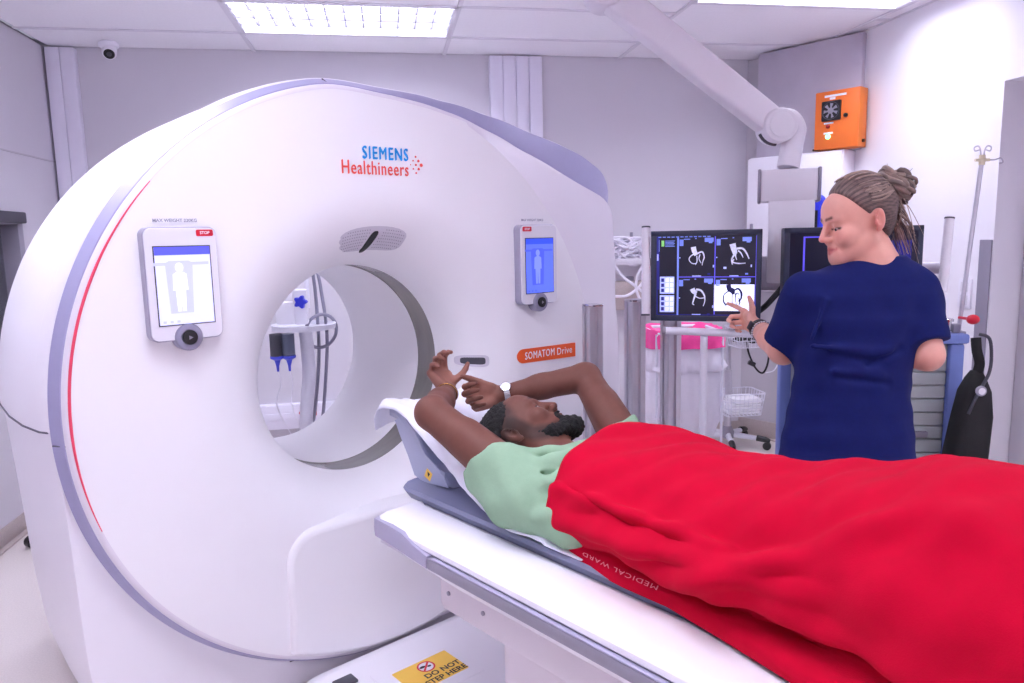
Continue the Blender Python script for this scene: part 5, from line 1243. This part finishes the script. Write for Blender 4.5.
# gown: torso shell, sleeves, collar, folds
S = SDF((-.40, -1.95, -.26), (.40, -1.05, .12), .005)
S.loft([(q[0] if i else q[0], q[1], q[2]+.004, q[3]+.020, q[4]+.014) for i, q in enumerate(bodyP)][1:], (0, 1, 0), (1, 0, 0), (0, 0, 1), .0, p=2.3)
for sh_, el_, tt in ((nsh, nel, .36), (fsh, fel, .34)):
    d = (el_-sh_); s2 = S.like(); s2.cap(sh_-d*.05+np.array((0, -.01, 0)), sh_+d*.5, .065 if sh_[0] > 0 else .076, .062, 0)
    nn = d+np.array((.10*np.sign(sh_[0])*-1, .0, .10)); s2.plane_cut(np.minimum(sh_, el_)-.2, np.maximum(sh_, el_)+.2, sh_+d*tt, nn, .003); S.join(s2, .035)
s2 = S.like(); s2.cap((-.205, -1.36, -.168), (-.225, -1.17, -.155), .048, .052, 0); s2.cap((-.235, -1.17, -.155), (-.240, -1.08, -.125), .050, .040, .02); S.join(s2, .04)
S.ell((-.01, -1.06, -.060), (.098, .125, .150), None, .010, '-')
for a, b_, r, op in (((-.20, -1.20, -.07), (-.08, -1.33, -.015), .016, '+'), ((-.235, -1.23, -.115), (-.12, -1.37, -.035), .015, '+'), ((-.255, -1.30, -.15), (-.19, -1.42, -.085), .016, '+'), ((-.225, -1.16, -.13), (-.235, -1.36, -.19), .016, '+'),
                     ((.10, -1.21, -.03), (.04, -1.32, -.0), .014, '+'), ((-.16, -1.15, -.052), (-.02, -1.27, -.040), .016, '+'), ((-.225, -1.17, -.075), (-.09, -1.33, -.045), .014, '+'), ((-.245, -1.2, -.11), (-.16, -1.36, -.06), .015, '+'), ((-.20, -1.17, -.068), (-.06, -1.30, -.042), .005, '-'), ((-.240, -1.19, -.092), (-.13, -1.345, -.052), .005, '-')):
    S.cap(a, b_, r, r*.6, .020 if op == '+' else .010, op)
S.disp(lambda X, Y, Z: .003*np.sin(X*38+9*Z+1)*np.sin(Y*26+12*Z)+.0018*np.sin(X*75-Y*60+Z*40))
Pg, Fg = S.mesh(2); Pg[:, 2] = np.maximum(Pg[:, 2], -.222); npmesh('gown', Pg, Fg, 'gown_green', pr, p0)
def ringband(c, d, r, rw, n=30):
    d = Vector(d).normalized(); x = d.orthogonal().normalized(); y = d.cross(x); return [Vector(c)+x*r*math.cos(a)+y*r*rw*math.sin(a) for a in np.linspace(0, 2*math.pi, n+1)[:-1]]
# wrist watch with steel links and a thin gold bracelet
wd = Vector(fel-fwr).normalized(); wc = Vector(fwr)+wd*.022
wt = MB()
RW = ringband(wc, wd, .0315, 1.0, 20)
for i, p in enumerate(RW):
    q = RW[(i+1) % 20]; t = (q-p).normalized(); o_ = ((p+q)/2-wc).normalized()
    wt.box((0, 0, 0), ((q-p).length*.9, .017, .0045), .001, T=frame((p+q)/2, t, wd, o_), seg=1)
watch = obj('watch', wt, 'steel', pr, p0)
o_ = Vector((-.35, -.55, .76)); o_ = (o_-wd*o_.dot(wd)).normalized()
obj('watch_case', MB().cyl(wc+o_*.030, wc+o_*.039, .0165, 24, bev=.002).cyl(wc+o_*.0385, wc+o_*.0395, .013, 24, m=1), ['chrome', 'print_white'], watch, p0)
bd = Vector(nel-nwr).normalized()
obj('bracelet', MB().tube(ringband(Vector(nwr)+bd*.022, bd, .0300, 1.0), .0016, 6, closed=True), 'gold', pr, p0)
# ------------------------------------------------------------------ the woman beyond the table (room frame)
V3 = lambda v: np.array((v[0], v[1], v[2]))
DN_ = 2.15
f0 = at(852, 341, DN_); nz, n0 = thing('person', 'woman in navy scrubs with a hair bun, pointing at the scan monitor', 'person', (f0.x, f0.y, 0)), (f0.x, f0.y, 0)
Rn, Fn = V3(RH), V3(FH); U3 = np.array((0, 0, 1.))
HN = Head(V3(at(857.5, 222, 2.13)), -Rn*.975-Fn*.08-U3*.20, U3*.98-Rn*.20, .94)
bx, by = f0.x, f0.y
NS_ = SDF((bx-.42, by-.42, -.01), (bx+.42, by+.75, 1.72), .0038)
HN.build(NS_, smile=.004)
nb = V3(at(872, 262, 2.14)); NS_.cap(V3(at(869, 236, 2.14)), nb, .047, .056, .025); NS_.cap(nb, nb-U3*.06, .064, .075, .03)
def torso(S, grow, secs, k=.02, p=2.3):
    S.loft([(z, q @ Rn, q @ Fn, hw+grow, hd+grow) for z, q, hw, hd in secs], U3, Rn, Fn, k, p=p)
def sec(px, py, hwpx, hd, d=DN_): q = V3(at(px, py, d)); return (q[2], q, hwpx/FPX*d, hd)
secsN = sorted([sec(847, 520, 64, .125), sec(847, 470, 63, .125), sec(847, 435, 58, .118), sec(849, 400, 53, .105), sec(851, 375, 52, .105), sec(855, 345, 55, .108), sec(859, 315, 62, .110), sec(862, 292, 66, .10), sec(866, 277, 54, .088), sec(872, 266, 38, .072), sec(877, 256, 22, .055)], key=lambda q: q[0])
torso(NS_, -.012, secsN)
zl = secsN[0][0]
for s_ in (-1, 1):
    hp = V3(at(847+s_*32, 505, DN_)); fk = np.array((hp[0], hp[1], .48)); ft = np.array((hp[0]-Fn[0]*.02, hp[1]-Fn[1]*.02, .09))
    NS_.cap(hp, fk, .085, .056, .03); NS_.cap(fk, ft, .054, .036, .02); NS_.cap(ft-U3*.05, ft-U3*.055+Fn*.14, .035, .032, .02)
lsh, lel, lwr = V3(at(805, 296, 2.15)), V3(at(783, 350, 2.27)), V3(at(757, 327, 2.485))
rsh, rel, rwr = V3(at(915, 294, 2.13)), V3(at(927, 355, 2.09)), V3(at(880, 352, 2.27))
for a, b_, c_ in ((lsh, lel, lwr), (rsh, rel, rwr)):
    NS_.cap(a, b_, .052, .043, .02); NS_.cap(b_, b_*.55+c_*.45, .044, .040, .015); NS_.cap(b_*.5+c_*.5, c_, .039, .026, .015)
# left hand: index finger straight out to the screen, the others curled
fh = nrm(V3(at(744.5, 318.5, 2.56))-lwr)
palmL = nrm(-Rn*.95-U3*.10+Fn*.25)
tips = hand(NS_, lwr, fh, palmL, 1, .92, [(10, 8, 6), (58, 74, 44), (64, 76, 46), (70, 76, 46)], spread=[6, 0, -3, -6], thumb=(.22, .80, -.20), thumbcurl=16, tl=.70)
hand(NS_, rwr, nrm(-Rn*.9+Fn*.3), -U3, 1, .95)
P, F = NS_.mesh(1)
skin = lin((222, 164, 146)); C, L = HN.colour(P, skin, lin((196, 100, 100)), lin((66, 44, 42)), .026, blush=lin((214, 128, 118)))
npmesh('body', P, F, 'skin_nurse', nz, n0, C)
m = MB()
for x in (-1, 1): m.sphere(HN.p(x*.031, .0785, -.003), .0112*HN.k, 16)
obj('eye', m, 'eye_white', nz, n0)
m = MB()
for x in (-1, 1): m.sphere(HN.p(x*.031, .0850, -.0050), .0062*HN.k, 12)
obj('iris', m, 'print_dark', nz, n0)
# hair: scalp shell swept back, bun of coiled locks, loose strands at the nape
S = SDF(HN.c-.19, HN.c+.19, .003)
HN.ell(S, (0, -.018, .048), (.084, .104, .100), .0); HN.ell(S, (0, -.052, .0), (.066, .060, .075), .02); HN.ell(S, (0, -.085, .05), (.05, .045, .05), .02)
lo, hi = HN.c-.19, HN.c+.19
S.plane_cut(lo, hi, HN.p(0, .052, .070), HN.R @ np.array((0, .88, -.48)), .01)
S.plane_cut(lo, hi, HN.p(0, -.02, -.010), HN.R @ np.array((0, .75, -.60)), .015)
for x in (-1, 1): HN.ell(S, (x*.084, -.022, -.002), (.02, .024, .038), .01, '-')
Ph, Fh = S.mesh(1); Lh = HN.loc(Ph)
# combed strand pattern: colour varies across the combing direction
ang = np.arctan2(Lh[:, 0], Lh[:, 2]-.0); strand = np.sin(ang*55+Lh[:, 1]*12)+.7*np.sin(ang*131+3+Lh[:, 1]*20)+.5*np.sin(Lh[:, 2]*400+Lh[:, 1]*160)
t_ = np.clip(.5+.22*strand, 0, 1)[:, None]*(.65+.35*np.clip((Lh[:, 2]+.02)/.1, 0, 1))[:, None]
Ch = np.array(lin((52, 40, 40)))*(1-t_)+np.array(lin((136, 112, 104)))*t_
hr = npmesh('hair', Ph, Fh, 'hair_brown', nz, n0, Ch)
def locks(name, L_, rads, cols):
    m = MB(); cc = []
    for P_, r, c in zip(L_, rads, cols):
        n = len(m.v); m.tube(P_, r, 7, flat=.65); cc += [c]*(len(m.v)-n)
    me = bpy.data.meshes.new(name); me.from_pydata([(v[0]-n0[0], v[1]-n0[1], v[2]-n0[2]) for v in m.v], [], m.f); me.update(); finish(me, 'hair_brown', 180)
    a = me.attributes.new('Col', 'FLOAT_COLOR', 'POINT'); a.data.foreach_set('color', np.concatenate([np.array(cc), np.ones((len(cc), 1))], 1).astype(np.float32).ravel())
    return link(name, me, nz)
rb = np.random.default_rng(21)
hc = lambda: tuple(np.array(lin((78, 62, 58)))*(1-q)+np.array(lin((178, 154, 140)))*q for q in [rb.uniform(0, 1)])[0]
bc = np.array((0, -.126, .077)); LL = []; RR = []; CC = []
for k in range(84):                                       # bun coils around an axis pointing up and back
    ax_ = nrm(np.array((0, -.7, .7))+rb.normal(0, .28, 3)); u_ = nrm(np.cross(ax_, (1, .1, .2))); v_ = np.cross(ax_, u_)
    R_ = rb.uniform(.028, .061); a0 = rb.uniform(0, 6.28); sp = rb.uniform(1.6, 3.6); h_ = rb.uniform(-.038, .038)
    pts = [HN.p(*(bc+ax_*(h_+.010*math.sin(2*a))+(u_*math.cos(a+a0)+v_*math.sin(a+a0))*R_*(1+.08*math.sin(3*a))*math.sqrt(max(.2, 1-(h_/.056)**2)))) for a in np.linspace(0, sp, 12)]
    r0 = rb.uniform(.006, .011); LL.append(pts); RR.append([r0*.3]+[r0]*10+[r0*.3]); CC.append(hc())
locks('hair_bun', LL, RR, CC)
LL = []; RR = []; CC = []
for k in range(54):                                       # combed locks from the hairline and the nape up to the bun
    a = rb.uniform(-1.5, 1.5); nape = k % 3 == 0
    if nape: st = np.array((rb.uniform(-.05, .05), -.095, -.045+rb.uniform(-.02, .03))); mid = np.array((st[0]*.9, -.120, .015))
    else:
        x_ = .084*math.sin(a); z_ = .048+.100*math.cos(a); st = np.array((x_*.97, .048-.055*abs(math.sin(a))+rb.uniform(-.01, .008), .048+(z_-.048)*.90)); mid = np.array((x_*.93, -.05, .05+(z_-.05)*.97))
    en = bc+np.array((rb.uniform(-.02, .02), .02, rb.uniform(-.02, .01)))
    pts = []
    for p_ in bez([tuple(st), tuple(mid), tuple(en)], 7):
        q = np.array(p_); e = q-np.array((0, -.018, .048)); s_ = math.sqrt((e[0]/.084)**2+(e[1]/.104)**2+(e[2]/.100)**2)
        if s_ < 1.012 and q[1] > -.11: q = np.array((0, -.018, .048))+e*(1.012/s_)
        pts.append(HN.p(*q))
    r0 = rb.uniform(.0022, .0038); LL.append(pts); RR.append([r0*.3]+[r0]*(len(pts)-2)+[r0*.5]); CC.append(hc())
locks('hair_locks', LL, RR, CC)
LL = []; RR = []; CC = []
for k in range(56):                                       # loose strands hanging at the nape
    x_ = rb.uniform(-.045, .045); st = np.array((x_, -.105+rb.uniform(-.02, .01), rb.uniform(-.01, .07))); le = rb.uniform(.08, .165); bk = rb.uniform(-.045, .0)
    pts = [HN.p(*p_) for p_ in bez([tuple(st), tuple(st+np.array((rb.uniform(-.01, .01), -.018+bk*.3, -le*.4))), tuple(st+np.array((rb.uniform(-.015, .015), -.015+bk, -le)))], 7)]
    r0 = rb.uniform(.0018, .0042); LL.append(pts); RR.append(list(np.linspace(r0, r0*.3, len(pts)))); CC.append(hc())
for k in range(14):                                       # flyaways on the bun
    d_ = nrm(rb.normal(0, 1, 3)); st = bc+d_*.045; pts = [HN.p(*(st+d_*q+np.array((0, 0, 1))*q*q*6*rb.uniform(-.5, .5))) for q in np.linspace(0, .03, 5)]
    LL.append(pts); RR.append([.0009]*5); CC.append(hc())
locks('loose_hair', LL, RR, CC)
# tunic
S = SDF((bx-.42, by-.36, zl-.06), (bx+.42, by+.36, 1.50), .0048)
hem = sec(846, 548, 68, .135)
torso(S, .010, [(hem[0], hem[1], hem[2], hem[3])]+secsN[1:-1]+[(secsN[-1][0]-.0, secsN[-1][1], secsN[-1][2], secsN[-1][3])], .0)
for a, b_ in ((lsh, lel), (rsh, rel)):
    d = b_-a; s2 = S.like(); s2.cap(a-d*.05, a+d*1.1, .063, .066, 0); s2.plane_cut(np.minimum(a, b_)-.15, np.maximum(a, b_)+.15, a+d*(.84 if a is lsh else .80), d/np.linalg.norm(d), .003); S.join(s2, .040)
S.cap(lsh*.5+rsh*.5+U3*.015-Rn*.06, lsh*.5+rsh*.5+U3*.022+Rn*.08, .060, .060, .05)
S.cap(nb+U3*.035-Rn*.01, nb+U3*.11-Rn*.02, .054, .070, .008, '-'); S.cap(nb+U3*.03+Fn*.05-Rn*.02, nb+U3*.10+Fn*.09-Rn*.03, .06, .08, .008, '-')
for (x0, y0), (x1, y1), r, op, dd in (((805, 352), (880, 362), .010, '-', -.115), ((812, 346), (890, 352), .012, '+', -.108), ((900, 350), (868, 366), .010, '-', -.11), ((812, 338), (826, 300), .012, '+', -.095), ((842, 378), (888, 384), .008, '-', -.113), ((835, 371), (880, 374), .010, '+', -.106), ((790, 445), (800, 415), .010, '-', -.09)):
    S.cap(V3(at(x0, y0, DN_+dd)), V3(at(x1, y1, DN_+dd)), r*.55, r*.3, .020, op)
# vent on the left side and centre back seam
a, b_ = V3(at(789, 470, DN_-.10)), V3(at(795, 412, DN_-.11)); S.cap(a, b_, .012, .003, .004, '-'); S.cap(V3(at(785, 520, DN_-.10)), a, .022, .012, .004, '-')
S.cap(V3(at(848, 478, DN_-.140)), V3(at(850, 378, DN_-.117)), .0025, .0025, .003, '-')
S.disp(lambda X, Y, Z: .0022*np.sin(X*21+Z*33+1)*np.sin(Z*47-X*15+Y*20)+.0012*np.sin(X*70+Y*40)*np.sin(Z*28))
Pt, Ft = S.mesh(2); npmesh('tunic', Pt, Ft, 'navy', nz, n0)
S = SDF((bx-.3, by-.3, .05), (bx+.3, by+.3, zl+.12), .006)
for s_ in (-1, 1):
    hp = V3(at(847+s_*32, 490, DN_)); S.cap(hp, np.array((hp[0], hp[1], .5)), .098, .082, .03); S.cap(np.array((hp[0], hp[1], .5)), np.array((hp[0], hp[1], .12)), .080, .075, .02)
Pt, Ft = S.mesh(2); npmesh('trousers', Pt, Ft, 'navy', nz, n0)
m = MB()
for s_ in (-1, 1):
    hp = V3(at(847+s_*32, 490, DN_)); c_ = Vector((hp[0], hp[1], .05))+FH*.05; m.sphere(c_, .05, 16, sc=(1, 1.0, 1)); m.box(c_+FH*.04-UP*.025, (.09, .20, .05), .02)
obj('shoes', m, 'print_white', nz, n0)
# band watch and bead bracelet on the left wrist
wd = Vector(nrm(lel-lwr)); wc = Vector(lwr)+wd*.020
RW = ringband(wc, wd, .0300, 1.0, 28)
wb = obj('watch_band', MB().tube(RW, .0042, 8, closed=True, flat=1.0).tube([q+wd*.008 for q in RW], .0042, 8, closed=True), 'black_plastic', nz, n0)
o_ = (-RH*.8+UP*.25-FH*.5); o_ = (o_-wd*o_.dot(wd)).normalized()
obj('watch_case', MB().box((0, 0, .033), (.030, .030, .010), .004, T=frame(wc+wd*.004, wd, o_.cross(wd), o_)), 'black_plastic', wb, n0)
m = MB()
for q in ringband(wc+wd*.030, wd, .0335, 1.0, 26): m.sphere(q, .0045, 8)
obj('bracelet', m, 'chrome', nz, n0)
